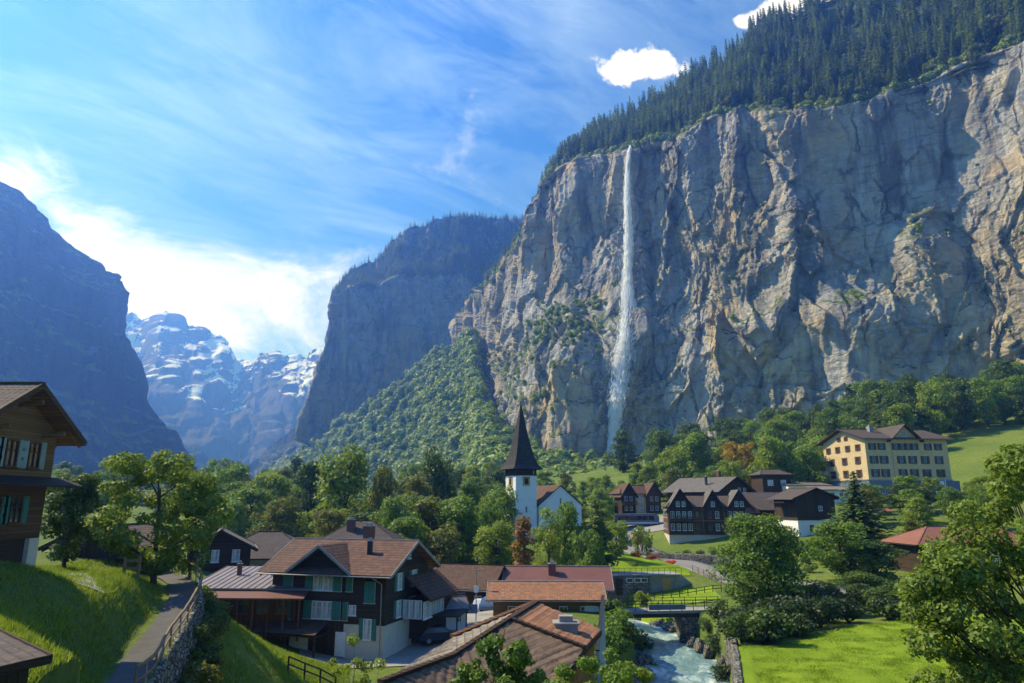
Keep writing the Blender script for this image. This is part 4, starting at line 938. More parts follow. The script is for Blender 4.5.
def walls(root, L, W, z0, z1, mat, zr=None, axis='x', name='wall', grow=0.):
    L, W = L+grow*2, W+grow*2; b = MB(); x, y = L/2, W/2
    if zr is None: b.box((0, 0, (z0+z1)/2), (L, W, z1-z0))
    elif axis == 'x': b.prism([(-x,-y,z0),(-x,y,z0),(-x,y,z1),(-x,0,zr),(-x,-y,z1)], [(x,-y,z0),(x,y,z0),(x,y,z1),(x,0,zr),(x,-y,z1)])
    else: b.prism([(x,-y,z0),(-x,-y,z0),(-x,-y,z1),(0,-y,zr),(x,-y,z1)], [(x,y,z0),(-x,y,z0),(-x,y,z1),(0,y,zr),(x,y,z1)])
    return b.build(name, M[mat], root)
def gable_roof(root, L, W, z1, zr, tiles, axis='x', ov=.8, oe=.8, hi=True, soffit='timber_dark', verge='timber_dark', tw=.28, th=.32, thick=.16, name='roof'):
    if axis == 'y': L, W = W, L
    h = W/2; sl = (zr-z1)/h; ze = z1-sl*oe; X = L/2+ov; Y = h+oe; r_ = Matrix.Rotation(R(90) if axis == 'y' else 0, 3, 'Z')
    q = lambda x, y, z: tuple(r_ @ Vector((x, y, z))); t_ = thick+.06
    planes = [(q(-X,-Y,ze+t_), q(X,-Y,ze+t_), q(X,0,zr+t_), q(-X,0,zr+t_)), (q(X,Y,ze+t_), q(-X,Y,ze+t_), q(-X,0,zr+t_), q(X,0,zr+t_))]
    ro = roof_mesh(name, planes, M[tiles], root, hi, tw, th)
    b = MB()
    b.prism([q(-X,-Y,ze+.05), q(-X,0,zr+.05), q(-X,0,zr+thick+.04), q(-X,-Y,ze+thick+.04)], [q(X,-Y,ze+.05), q(X,0,zr+.05), q(X,0,zr+thick+.04), q(X,-Y,ze+thick+.04)])
    b.prism([q(-X,0,zr+.05), q(-X,Y,ze+.05), q(-X,Y,ze+thick+.04), q(-X,0,zr+thick+.04)], [q(X,0,zr+.05), q(X,Y,ze+.05), q(X,Y,ze+thick+.04), q(X,0,zr+thick+.04)])
    n_ = max(2, int(2*X/1.1))
    for s in (-1, 1):
        for i in range(n_):
            x = -X+.25+(2*X-.5)*i/(n_-1); b.bar(q(x, s*(h-.3), z1+sl*.3-.03), q(x, s*(Y-.06), ze+sl*.06-.03), .09, .13)
    b.build('soffit', M[soffit], ro)
    v = MB()
    for x in (-X-.03, X+.03):
        for s in (-1, 1): v.bar(q(x, s*(Y+.02), ze+thick*.5+.07), q(x, 0, zr+thick*.5+.07), .06, .26)
    v.bar(q(-X-.05, 0, zr+t_+.05), q(X+.05, 0, zr+t_+.05), .22, .1)
    v.build('verge_board', M[verge], ro)
    for s in (-1, 1):
        MB().tube([q(-X, s*(Y+.07), ze+.12), q(X, s*(Y+.07), ze+.12)], .065, 7).build('gutter', M['grey_metal'], ro)
    return ro
def hip_roof(root, L, W, z1, zr, tiles, ov=.8, hi=True, rl=None, cx=0, cy=0, name='roof', soffit='timber_dark'):
    X, Y = L/2+ov, W/2+ov; rl = L-W if rl is None else rl; rx = max(rl/2, .05); z = z1
    A, B, C, D_ = (cx-X,cy-Y,z+.16), (cx+X,cy-Y,z+.16), (cx+X,cy+Y,z+.16), (cx-X,cy+Y,z+.16); E, G_ = (cx-rx,cy,zr), (cx+rx,cy,zr)
    ro = roof_mesh(name, [(A, B, G_, E), (C, D_, E, G_), (B, C, G_, G_), (D_, A, E, E)], M[tiles], root, hi)
    MB().box((cx, cy, z+.07), (2*X-.02, 2*Y-.02, .14)).build('soffit', M[soffit], ro)
    h = MB(); h.bar(E, G_, .25, .16)
    for p, e in ((A, E), (B, G_), (C, G_), (D_, E)): h.bar(p, e, .2, .12)
    h.build('ridge_cap', M[tiles], ro); return ro
def cross_gable(root, x, wd, y0, y1, z1, zr, tiles, wall, hi=True, ov=.7, oe=.5, thick=.14, soffit='timber_dark', wallz=None, verge=None):
    """gable facing the front (-y): wall triangle at y0, ridge back to y1"""
    h = wd/2; sl = (zr-z1)/h; ze = z1-sl*oe; Y0 = y0-ov; X = h+oe; t_ = thick+.05
    if wallz is not None: MB().prism([(x-h,y0,wallz),(x+h,y0,wallz),(x+h,y0,z1),(x,y0,zr),(x-h,y0,z1)], [(x-h,y1,wallz),(x+h,y1,wallz),(x+h,y1,z1),(x,y1,zr),(x-h,y1,z1)]).build('gable_wall', M[wall], root)
    ro = roof_mesh('gable_roof', [((x-X,y1,ze+t_),(x-X,Y0,ze+t_),(x,Y0,zr+t_),(x,y1,zr+t_)), ((x+X,Y0,ze+t_),(x+X,y1,ze+t_),(x,y1,zr+t_),(x,Y0,zr+t_))], M[tiles], root, hi)
    b = MB()
    for s in (-1, 1):
        b.prism([(x+s*X,Y0,ze+.04),(x,Y0,zr+.04),(x,Y0,zr+thick+.03),(x+s*X,Y0,ze+thick+.03)], [(x+s*X,y1,ze+.04),(x,y1,zr+.04),(x,y1,zr+thick+.03),(x+s*X,y1,ze+thick+.03)])
    b.build('soffit', M[soffit], ro)
    v = MB()
    for s in (-1, 1): v.bar((x+s*(X+.02),Y0-.03,ze+thick*.5+.06), (x,Y0-.03,zr+thick*.5+.06), .06, .24)
    v.build('verge_board', M[verge or soffit], ro); return ro
def chimney(root, x, y, z0, z1, w_=.6, m='brick', d=None):
    c_ = MB().box((x, y, (z0+z1)/2), (w_, d or w_, z1-z0)).build('chimney', M[m], root)
    MB().box((x, y, z1+.04), (w_+.14, (d or w_)+.14, .08)).box((x, y, z1+.2), (w_*.6, (d or w_)*.6, .24)).build('chimney_cap', M['concrete'], c_); return c_
def house(name, label, cat, px, Y, z, rz, group=None):
    tx = ray(px, 560)[0]; return thing(name, label, cat, (tx*Y, Y, z), R(rz), group)

# left chalet -------------------------------------------------------------
h = thing('timber_chalet', 'tall brown timber chalet with masonry base cut by the left edge', 'house', (-27.6, 32.3, 16.1)); L, W = 8., 5.6
walls(h, L, W, -1.5, 2.1, 'boards_dark', name='base_wall')
walls(h, L, W, 2.1, 4.6, 'timber_brown', name='lower_wall', grow=.12)
walls(h, L, W, 4.602, 7.2, 'timber_warm', 9.1, 'x', grow=.2)
gable_roof(h, L+.4, W+.4, 7.2, 9.1, 'tiles_violet', 'x', .95, .9, True, 'timber_warm', 'timber_brown')
for face, l, w2 in (('R', L, W), ('F', L, W)):
    span = (W if face == 'R' else L)+1.9; o, rz = face_xf(face, L, W)
    p_ = put('pent_roof', MB().prism([(-span/2,.0,4.95),(span/2,.0,4.95),(span/2,-1.15,4.55),(-span/2,-1.15,4.55)], [(-span/2,.0,5.05),(span/2,.0,5.05),(span/2,-1.15,4.65),(-span/2,-1.15,4.65)]).mesh('pent_roof'), M['tiles_violet'], h, o, rz, 0, -.03, -.3)
for u in (-1.5, -.1, 1.45): window(h, 'R', L, W, u, 6.05, .8, 1.25, 'timber_brown', shut='shutter_pale', out=.2)
for u in (-1.7, -.5, .9): window(h, 'R', L, W, u, 3.45, .8, 1.2, 'timber_brown', shut='shutter_green', out=.12)
for u in (-2.5, 0, 2.3): window(h, 'F', L, W, u, 6.05, .95, 1.35, shut='shutter_pale', out=.2); window(h, 'F', L, W, u, 3.45, .9, 1.25, shut='shutter_green', out=.12)
door(h, 'R', L, W, -.9, 0, 1.1, 1.95, 'timber_dark'); door(h, 'R', L, W, .6, 0, .9, 1.9, 'timber_dark')
MB().box((L/2+.02, 2.45, .6), (.4, .7, 3.0)).build('corner_pier', M['cream_plaster'], h)
for y in (-1.9, 0, 1.9): MB().bar((L/2+.15, y, 7.0+(1.9-abs(y))*.68), (L/2+1.3, y, 7.15+(1.9-abs(y))*.68), .16, .2).build('purlin', M['timber_warm'], h)

# low shed at the picture's lower left
q = P(50, 657, 17); h = thing('garden_shed', 'low shed with dark ribbed tile roof in the lower left corner', 'shed', (q.x, q.y, q.z), R(-41))
# local: x along the eave toward camera-left is -x ; roof rises along +y
h.rotation_euler.z = R(48)      # local +y runs along the far edge, -x toward the camera
roof_mesh('roof', [((-5, 0, -.5), (-5, 7, -.5), (0, 7, 0), (0, 0, 0))], M['tiles_violet'], h, True, .3, .34)
MB().prism([(-.3,.3,-3),(-.3,6.7,-3),(-.3,6.7,-.12),(-.3,.3,-.12)], [(-4.7,.3,-3),(-4.7,6.7,-3),(-4.7,6.7,-.6),(-4.7,.3,-.6)]).build('wall', M['boards_dark'], h)
MB().bar((0, -.03, -.04), (-5, -.03, -.54), .05, .2).bar((.03, 0, -.04), (.03, 7, -.04), .05, .2).build('verge_board', M['timber_dark'], h)

# dark barn behind the near grass bank
h = house('barn', 'small dark barn half hidden behind the sunlit grass bank', 'barn', 113, 55, 13.6, -8); L, W = 5.2, 6.
walls(h, L, W, 0, 3.1, 'boards_dark', 4.3, 'y'); gable_roof(h, L, W, 3.1, 4.3, 'tiles_dark', 'y', .6, .7, True)
MB().box((-L/2-.02, -1.2, 1.6), (.1, 3.0, 2.2)).build('plaster_panel', M['white_plaster'], h); door(h, 'F', L, W, .6, .2, 1.6, 2.2, 'timber_dark')
# gabled house behind the bright tree
h = house('gabled_house', 'dark gabled house with white windows behind the tree at the path bend', 'house', 219, 82, gz(-33, 82)-.2, 22); L, W = 6.4, 9.
walls(h, L, W, -1, 3.0, 'timber_dark', 4.7, 'y'); gable_roof(h, L, W, 3.0, 4.7, 'tiles_grey', 'y', .8, .7, False)
for u in (-1.7, -.4, 1.7): window(h, 'F', L, W, u, 2.2, .8, 1.3, pane='curtain')
chimney(h, -1.5, .5, 3.4, 5.2, .5)
# grey hipped house
h = house('hip_roofed_house', 'grey hip-roofed house left of the green-shuttered chalet', 'house', 268, 98, 9.2, 6); L, W = 12., 9.
walls(h, L, W, -1, 3.3, 'concrete'); hip_roof(h, L, W, 3.3, 6.6, 'tiles_violet', 1.2, False)
for u in (-4.6, -3.2, -1.2, 1, 3.4): window(h, 'F', L, W, u, 2.0, .95, 1.2)
# low metal roofed house
q = P(205, 589, 66); L, W = 9.6, 7.; h = thing('metal_roofed_house', 'low timber house with grey sheet-metal roof and red awning roof', 'house', (q.x+L/2+.2, 66+W/2, 9.4), R(-3))
walls(h, L, W, -1.5, 2.75, 'timber_red')
roof_mesh('roof', [((-L/2-1.6,-W/2-.5,2.8),(L/2+.3,-W/2-.5,2.8),(L/2+.3,W/2+.3,4.0),(-L/2-1.6,W/2+.3,4.0))], M['metal_roof'], h, False)
b = MB()
for i in range(19): x = -L/2-1.55+i*.62; b.bar((x, -W/2-.5, 2.84), (x, W/2+.3, 4.04), .05, .05)
b.box((-.65, -W/2-.52, 2.72), (L+2., .06, .14)).build('roof_seam', M['metal_roof'], h)
rr_ = roof_mesh('awning_roof', [((-L/2+.9,-W/2-1.9,2.15),(L/2+.2,-W/2-1.9,2.15),(L/2+.2,-W/2-.1,2.72),(-L/2+.3,-W/2-.1,2.72))], M['metal_red'], h, False)
MB().box((.5, -W/2-1.9, 2.07), (L-.7, .08, .12)).build('fascia', M['metal_red'], rr_)
for i in range(7): x = -L/2+1+i*1.4; MB().box((x, -W/2-1.75, .3), (.14, .14, 3.4)).build('post', M['timber_red'], h)
for u in (-3, -1.2, .6, 2.4): window(h, 'F', L, W, u, 1.2, 1.1, 1.3, 'timber_warm')
chimney(h, -L/2+1.2, .5, 3., 4.5, .35, 'metal_red')

# central chalet ----------------------------------------------------------
L, W = 11.6, 9.; h = thing('green_shuttered_chalet', 'dark timber chalet with green shutters and red tile roof', 'house', (-15.3, 69.2, 7.1), R(-17))
walls(h, L, W, 2.3, 6.75, 'timber_dark', 9.0, 'x'); walls(h, L, W, -2.5, 2.297, 'boards_dark', name='base_wall', grow=-.06); MB().box((L/2-2.0, 0, -.35), (3.94, W-.06, 5.25)).build('white_base', M['cream_plaster'], h)
gable_roof(h, L, W, 6.75, 8.95, 'tiles_red', 'x', .95, 1.0, True, 'timber_warm', 'concrete', tw=.34, th=.42)
cross_gable(h, -.55, 5.6, -W/2-.05, 1., 6.75, 8.75, 'tiles_red', 'timber_dark', True, .9, .55, wallz=6.2, soffit='timber_brown', verge='concrete')
kw = dict(pane='curtain', shut='shutter_green')
for z in (5.75, 3.35):
    window(h, 'F', L, W, -.95, z, 1.05, 1.5, **{**kw, 'shut': None}); window(h, 'F', L, W, .15, z, 1.05, 1.5, **{**kw, 'shut': None})
    for x in (-1.85, 1.05): put('shutter', cached(('s', 1.05, 1.5), None), M['shutter_green'], h, *face_xf('F', L, W), x, z) if ('s', 1.05, 1.5) in _wc else window(h, 'F', L, W, x, z, .8, 1.5, shut='shutter_green', sopen=False)
    window(h, 'F', L, W, -4.1, z-.1, .95, 1.35+(.25 if z < 4 else 0), shut='shutter_green', sopen=False)
window(h, 'F', L, W, 2.25, 5.7, .6, 1.35, shut='shutter_green', sopen=False); window(h, 'F', L, W, 1.95, 3.35, .45, 1.5, shut='shutter_green', sopen=False)
window(h, 'F', L, W, 2.65, 3.45, .7, .85, pane='curtain'); window(h, 'F', L, W, 4.3, 5.0, 1.0, 1.75, shut='shutter_green', sopen=False)
window(h, 'F', L, W, 4.2, 1.95, .8, 1.7, pane='curtain', shut='shutter_green')
for z in (5.7, 3.35):
    for u in (-1.9, 1.2): window(h, 'R', L, W, u, z, .9, 1.45, **kw)
    for u in (-1.8, 1.4): window(h, 'L', L, W, u, z, .9, 1.45, **kw)
window(h, 'R', L, W, 0, 7.9, .6, .7)
chimney(h, 1.0, .9, 8.3, 10.4, .85); chimney(h, 2.9, -2.3, 7.3, 9.2, .38, 'dark_metal')
b = MB(); b.tube([(L/2-.9, -W/2-1.0, 6.35), (L/2-.35, -W/2-.12, 5.7), (L/2-.3, -W/2-.12, -.6)], .055).build('downpipe', M['grey_metal'], h)
pr = roof_mesh('porch_roof', [((-L/2-.2,-W/2-2.3,1.6),(0.4,-W/2-2.3,1.6),(0.4,-W/2-.02,2.35),(-L/2-.2,-W/2-.02,2.35))], M['tiles_brown'], h, True)
MB().box((-2.7, -W/2-1.1, 1.45), (6.2, 2.2, .12)).build('soffit', M['timber_dark'], pr)
for x in (-5.6, -2.6, .3): MB().box((x, -W/2-2.1, .1), (.16, .16, 2.9)).build('post', M['timber_dark'], h)
door(h, 'F', L, W, -2.6, -.1, 1.9, 1.2, 'white_paint'); door(h, 'F', L, W, 1.6, -.4, 1.0, 2.0, 'white_paint')
MB().box((L/2-.02, 2.6, .6), (.16, 3.2, 2.9)).build('yellow_panel', M['yellow_plaster'], h)
# annex at its right end
MB().box((L/2+1.0, W/2-1.2, 2.2), (2.0, 5.4, 3.6)).build('annex_wall', M['timber_dark'], h)
roof_mesh('annex_roof', [((L/2+2.7,-1.0+.3,4.0),(L/2+2.7,W/2+2.0,4.0),(L/2+.1,W/2+2.0,6.0),(L/2+.1,-1.0+.3,6.0))], M['tiles_red'], h, True)
MB().prism([(L/2+2.65,-.68,3.85),(L/2+.12,-.68,5.85),(L/2+.12,-.68,6.0),(L/2+2.65,-.68,4.0)], [(L/2+2.65,W/2+1.98,3.85),(L/2+.12,W/2+1.98,5.85),(L/2+.12,W/2+1.98,6.0),(L/2+2.65,W/2+1.98,4.0)]).build('annex_soffit', M['timber_brown'], h)
for i in range(3):
    f_ = put('window', cached(('w', .85, 1.5, 1, True), None) if ('w', .85, 1.5, 1, True) in _wc else cached(('aw',), lambda: MB().box((-.27, -.04, 0), (.07, .08, 1.6)).box((.27, -.04, 0), (.07, .08, 1.6)).box((0, -.04, .78), (.47, .08, .07)).box((0, -.04, -.78), (.47, .08, .07)).box((0, -.035, 0), (.04, .06, 1.5)).mesh('window')), M['white_paint'], h, Vector((L/2, -.9-.12+.0, 0)), 0, .4+i*.62, 3.2, 0)
    p_ = obj('pane', MB().box((0, -.0, 0), (.5, .04, 1.5)).mesh('pane'), M['curtain'], f_)
for i in range(4):
    window(h, 'R', L+4, W, -.4+i*1.25, 3.1, 1.0, 1.5, pane='curtain')

# tall hip roof behind it
h = house('hip_roofed_house', 'big brown hip-roofed house with brick chimney behind the green-shuttered chalet', 'house', 361, 103, 8.0, 4); L, W = 10.5, 10.
walls(h, L, W, -1, 6.0, 'timber_dark'); hip_roof(h, L, W, 6.0, 9.1, 'tiles_violet', .8, True, 2.4); chimney(h, -1.3, -2.2, 6.8, 9.3, 1.1)
MB().tube([(-.9, 0, 9.1), (-.9, 0, 9.9)], .09).build('finial', M['dark_metal'], h)
for u in (-3.5, 0, 3.5): window(h, 'F', L, W, u, 4.4, 1, 1.3)
# little white shed
h = house('small_shed', 'little white shed with grey gabled roof in the yard', 'shed', 452, 73, 7.2, 24); L, W = 2.2, 2.6
walls(h, L, W, -.6, 2.3, 'white_plaster', 3.3, 'x'); gable_roof(h, L, W, 2.3, 3.3, 'metal_roof', 'x', .35, .4, False, 'timber_brown', 'timber_brown'); window(h, 'F', L, W, .4, 1.4, .5, .7)
# brown barn
h = house('brown_roofed_barn', 'barn with broad dull brown tile roof right of the little white shed', 'barn', 470, 90, 7.0, -17); L, W = 7.6, 7.
walls(h, L, W, -1, 2.9, 'timber_dark', 4.9, 'x'); gable_roof(h, L, W, 2.9, 4.9, 'tiles_brown', 'x', .7, .8, True, 'timber_brown', 'timber_dark')
for u in (-2.2, .2): door(h, 'F', L, W, u, -.2, 1.7, 2.2, 'timber_brown')
window(h, 'F', L, W, 2.4, 1.4, .9, 1.1); window(h, 'R', L, W, -1, 1.6, .9, 1.1)
# long orange roof and the dark red one behind
h = house('orange_tiled_house', 'long low timber house with orange tile roof beside the river bridge', 'house', 545, 79.5, 7.0, -1); L, W = 11.2, 6.4
walls(h, L, W, -2, 2.9, 'timber_warm', 4.2, 'x'); gable_roof(h, L, W, 2.9, 4.05, 'tiles_orange', 'x', .7, .8, True, 'timber_brown', 'concrete')
for u in (-3.6, -1, 1.8, 4): window(h, 'F', L, W, u, 1.6, .9, 1.1)
MB().box((L/2-.8, -W/2-.03, 1.5), (1.5, .05, 1.4)).build('white_board', M['white_paint'], h)
h = house('red_roofed_house', 'house with dull dark red roof behind the long orange roof', 'house', 557, 89.5, 7.0, -4); L, W = 11.6, 8.4
walls(h, L, W, -2, 2.7, 'timber_brown', 4.5, 'x'); gable_roof(h, L, W, 2.9, 4.75, 'metal_red', 'x', .8, .7, False, 'timber_brown', 'concrete'); chimney(h, -.6, -1.6, 4., 5.4, .9, 'metal_red')
window(h, 'R', L, W, -1.4, 1.6, 1, 1.2); window(h, 'R', L, W, 1.4, 1.6, 1, 1.2)

# foreground roof ---------------------------------------------------------
h = thing('foreground_house', 'near house with big hipped tile roof, half orange, half dark', 'house', (0, 29, 9.0)); o3 = Vector((0, 29, 9.0)); lc = lambda p: tuple(Vector(p)-o3)
R1, R2 = P(510, 620, 30), P(537, 603, 34.8); E1, E2 = P(584, 649, 28.5), P(601, 630, 33); FL, NL = P(453, 638, 30.9), P(381, 684, 23.6)
R2.z = R1.z
VK = P(453, 657, 27.2)
nrm = (E1-R1).cross(VK-R1)
def on_plane(px, py):
    a, b = ray(px, py); d_ = Vector((a, 1, b)); c0 = Vector((0, 0, CZ)); return c0+d_*((R1-c0).dot(nrm)/d_.dot(nrm))
Q1, Q2 = on_plane(566, 676), on_plane(470, 720)
def tri_roof(name, ps, mat): return roof_mesh(name, ps, M[mat], h, True, .36, .42, .05)
tri_roof('orange_slope', [(lc(E1), lc(E2), lc(R2), lc(R1))], 'tiles_orange')
tri_roof('left_slope', [(lc(FL), lc(VK), lc(R1), lc(R2)), (lc(NL), lc(VK), lc(FL), lc(FL))], 'tiles_sunlit')
tri_roof('dark_slope', [(lc(Q2), lc(Q1), lc(E1), lc(R1)), (lc(VK), lc(Q2), lc(R1), lc(R1)), (lc(NL), lc(Q2), lc(VK), lc(VK))], 'tiles_dark')
b = MB(); 
for p_, q_ in ((R2, R1),): b.bar(lc(p_+Vector((0, 0, .06))), lc(q_+Vector((0, 0, .06))), .26, .14)
for p_, q_ in ((R1, E1), (R1, VK), (VK, NL)):
    for i in range(12):
        a_, c_ = p_.lerp(q_, i/12), p_.lerp(q_, (i+1.12)/12); b.bar(lc(a_+Vector((0, 0, .07))), lc(c_+Vector((0, 0, .09))), .24, .11)
b.build('ridge_cap', M['tiles_brown'], h)
b = MB()
for i in range(16):
    a_, c_ = R2.lerp(FL, i/16), R2.lerp(FL, (i+1.15)/16); b.bar(lc(a_+Vector((0, 0, .06))), lc(c_+Vector((0, 0, .09))), .3, .14)
b.build('verge_tiles', M['tiles_orange'], h)
b = MB(); ring = [FL, NL, Q2, Q1, E1, E2, R2]; cen = sum(ring, Vector())/len(ring); ins = [cen+(p_-cen)*.9 for p_ in ring]
b.prism([lc((p_.x, p_.y, 6.)) for p_ in ins], [lc((p_.x, p_.y, p_.z-.5)) for p_ in ins]).build('wall', M['timber_warm'], h)
b = MB()
for p_, q_ in ((NL, Q2), (Q2, Q1), (Q1, E1), (E1, E2), (FL, NL)): b.bar(lc(p_-Vector((0, 0, .1))), lc(q_-Vector((0, 0, .1))), .08, .22)
b.build('fascia', M['timber_dark'], h)
cp_ = P(566, 634, 30.9); s_ = lc(cp_); chimney(h, s_[0], s_[1], s_[2]-1.4, s_[2]+.42, .95, 'concrete', .8)
q1_, q2_ = P(596, 640, 37.5), P(602, 600, 45); h = thing('pale_blue_wall', 'tall pale blue board wall at the right side of the near tiled roof', 'wall', (q1_.x, q1_.y, 7))
e_ = Vector((q2_.x-q1_.x, q2_.y-q1_.y, 0)); MB().prism([(0, 0, -2), (e_.x, e_.y, -2), (e_.x, e_.y, 7.2), (0, 0, 5.5)], [(.14, -.03, -2), (e_.x+.14, e_.y-.03, -2), (e_.x+.14, e_.y-.03, 7.2), (.14, -.03, 5.5)]).build('boarding', M['pale_blue_cladding'], h)
MB().bar((.07, -.02, 5.54), (e_.x+.07, e_.y-.02, 7.24), .2, .08).build('coping', M['dark_metal'], h)

# church ------------------------------------------------------------------
z0 = 11.5; q = P(521, 480, 137); h = thing('church', 'white church with dark pointed spire', 'church', (q.x, q.y, z0), R(26)); T_ = 4.5
MB().box((0, 0, 6.4), (T_, T_, 13.6)).build('tower', M['white_plaster'], h)
bf = MB()
for x in (-1, 1):
    for y in (-1, 1): bf.box((x*T_*.46, y*T_*.46, 13.9), (.4, .4, 1.5))
bf.box((0, 0, 13.3), (T_+.25, T_+.25, .22)).box((0, 0, 13.9), (T_*.8, T_*.8, 1.3)).build('belfry', M['timber_dark'], h)
for f_ in ('F', 'L', 'R'):
    o, rz = face_xf(f_, T_, T_); w2 = put('belfry_window', MB().box((0, -.05, 0), (1.5, .1, 1.7)).mesh('belfry_window'), M['door_ochre'], h, o, rz, 0, 12.1)
    MB().box((0, -.12, 0), (.8, .06, 1.1)).box((0, -.13, .75), (1.6, .05, .12)).build('louvre', M['timber_dark'], w2)
    put('slit_window', MB().box((0, -.02, 0), (.35, .06, 1.1)).mesh('slit'), M['glass'], h, o, rz, 0, 6.8)
def ringp(hw, z, ch=.0): return [(-hw, -hw, z), (hw, -hw, z), (hw, hw, z), (-hw, hw, z)]
lv = [(3.25, 14.45), (2.55, 15.3), (1.95, 16.9), (1.45, 19.0), (.95, 21.8), (.42, 25.2), (.06, 27.4)]
planes = []
for (a_, za), (b_, zb) in zip(lv, lv[1:]):
    A_, B_ = ringp(a_, za), ringp(b_, zb)
    for i in range(4): j = (i+1) % 4; planes.append((A_[i], A_[j], B_[j], B_[i]))
sp_ = roof_mesh('spire', planes, M['spire'], h, False)
MB().prism(ringp(3.2, 14.36), ringp(3.2, 14.44)).build('soffit', M['timber_dark'], sp_)
MB().tube([(0, 0, 27.2), (0, 0, 28.6)], [.08, .03]).tube([(0, 0, 27.75), (0, 0, 27.95)], .16, 8).build('finial', M['dark_metal'], sp_)
nv_ = MB(); nx, ny = 7.6, -2.2   # nave: gable to the front, right of the tower
wN, lN, ze_, zr_ = 9.6, 15., 7.6, 11.3
nv_.prism([(nx+wN/2,ny,-3),(nx-wN/2,ny,-3),(nx-wN/2,ny,ze_),(nx,ny,zr_),(nx+wN/2,ny,ze_)], [(nx+wN/2,ny+lN,-3),(nx-wN/2,ny+lN,-3),(nx-wN/2,ny+lN,ze_),(nx,ny+lN,zr_),(nx+wN/2,ny+lN,ze_)]).build('nave', M['white_plaster'], h)
sl = (zr_-ze_)/(wN/2); X = wN/2+.35; zz_ = ze_-sl*.35
nr = roof_mesh('nave_roof', [((nx-X,ny+lN+.3,zz_+.2),(nx-X,ny-.25,zz_+.2),(nx,ny-.25,zr_+.2),(nx,ny+lN+.3,zr_+.2)), ((nx+X,ny-.25,zz_+.2),(nx+X,ny+lN+.3,zz_+.2),(nx,ny+lN+.3,zr_+.2),(nx,ny-.25,zr_+.2))], M['tiles_brown'], h, False)
b = MB()
for s in (-1, 1): b.prism([(nx+s*X,ny-.24,zz_+.02),(nx,ny-.24,zr_+.02),(nx,ny-.24,zr_+.19),(nx+s*X,ny-.24,zz_+.19)], [(nx+s*X,ny+lN+.28,zz_+.02),(nx,ny+lN+.28,zr_+.02),(nx,ny+lN+.28,zr_+.19),(nx+s*X,ny+lN+.28,zz_+.19)])
b.build('soffit', M['timber_dark'], nr)
MB().box((nx, ny-.02, 8.4), (.3, .06, 1.1)).build('slit_window', M['glass'], h)
MB().box((nx, ny-.02, 1.5), (1.9, .08, 3.2)).build('door', M['timber_dark'], h)
roof_mesh('porch_roof', [((nx+2.6,ny-2.2,2.4),(nx+6.8,ny-2.2,2.4),(nx+6.8,ny-.02,3.5),(nx+2.6,ny-.02,3.5))], M['tiles_brown'], h, False)
for x in (nx+2.9, nx+6.5): MB().box((x, ny-1.9, .0), (.2, .2, 4.8)).build('post', M['timber_dark'], h)

# chalet behind the bus
h = house('twin_gabled_chalet', 'twin-gabled brown and yellow chalet behind the parked bus', 'house', 637, 210, gz(ray(637, 515)[0]*210, 210)-.5, 16); L, W = 12.5, 8.
walls(h, L, W, -1, 6.2, 'yellow_plaster'); hip_roof(h, L, W, 6.2, 8.8, 'tiles_brown', .6, False, 8.)
cross_gable(h, -4.1, 4.4, -W/2-.5, 1, 6.0, 9.2, 'tiles_brown', 'timber_dark', False, .7, .6, wallz=-1); cross_gable(h, 4.0, 4.6, -W/2-.6, 1, 6.2, 9.4, 'tiles_brown', 'timber_brown', False, .7, .6, wallz=-1)
for x in (-5, -3.4, 3.2, 4.9):
    for z in (2.2, 4.9): window(h, 'F', L, W, x, z, .9, 1.3, out=.6)
for z in (1.8, 4.6): window(h, 'F', L, W, 0, z, 1.6, 1.2, pane='curtain')
b = MB().box((-4.1, -W/2-1.1, 3.2), (4.6, 1.2, .15))
for i in range(10): b.box((-6.2+i*.46, -W/2-1.66, 3.75), (.3, .06, .95))
b.build('balcony', M['timber_brown'], h)

# many-gabled timber hotel ------------------------------------------------
tx = ray(706, 520)[0]; L, W = 18.5, 12.; h = thing('timber_hotel', 'long dark timber hotel with three gables and a low right wing', 'hotel', (tx*160+1.6, 166, 10.2), R(-7))
walls(h, L, W, -2, 2.2, 'cream_plaster', name='base_wall', grow=-.08); walls(h, L, W, 2.2, 8.2, 'timber_brown')
ro = hip_roof(h, L, W, 8.2, 10.9, 'tiles_violet', .4, False, 13.)
for x, wd, zr in ((-6.4, 5.4, 12.2), (.8, 4.6, 11.9), (6.6, 5.2, 12.0)): cross_gable(h, x, wd, -W/2-.5, 2., 8.1, zr, 'tiles_grey', 'timber_dark', False, .8, .6, wallz=2.3)
for k_, x in enumerate((-8.3, -7.0, -5.7, -4.4, -2.7, -1.6, .0, 1.6, 3.2, 4.4, 5.6, 6.9, 8.2)):
    o_ = .5 if x < -4 or -1.4 < x < 3 or x > 4.2 else 0.
    for z in (3.9, 6.6): window(h, 'F', L, W, x, z, .85, 1.5, 'timber_warm' if k_ in (4, 5, 6, 8) else 'white_paint', out=o_)
for x in (-7.0, -5.7, .8, 6.0, 7.2): window(h, 'F', L, W, x, 9.0, .8, 1.1, out=.5)
b = MB()
for x in (-9.1, -3.6, -1.5, 3.15, 3.95, 9.3): b.box((x, -W/2-.56, 5.2), (.2, .2, 6.))
b.box((0, -W/2-.56, 5.3), (L+.4, .14, .22)).build('timber_frame', M['timber_warm'], h)
b = MB().box((-6.4, -W/2-1.0, 5.2), (5.6, .9, .14))
for i in range(14): b.box((-9.0+i*.4, -W/2-1.42, 5.7), (.24, .05, .85))
b.build('balcony', M['timber_brown'], h)
for u in (-3, 0, 3): window(h, 'L', L, W, u, 6.5, .9, 1.4); window(h, 'L', L, W, u, 3.9, .9, 1.4)
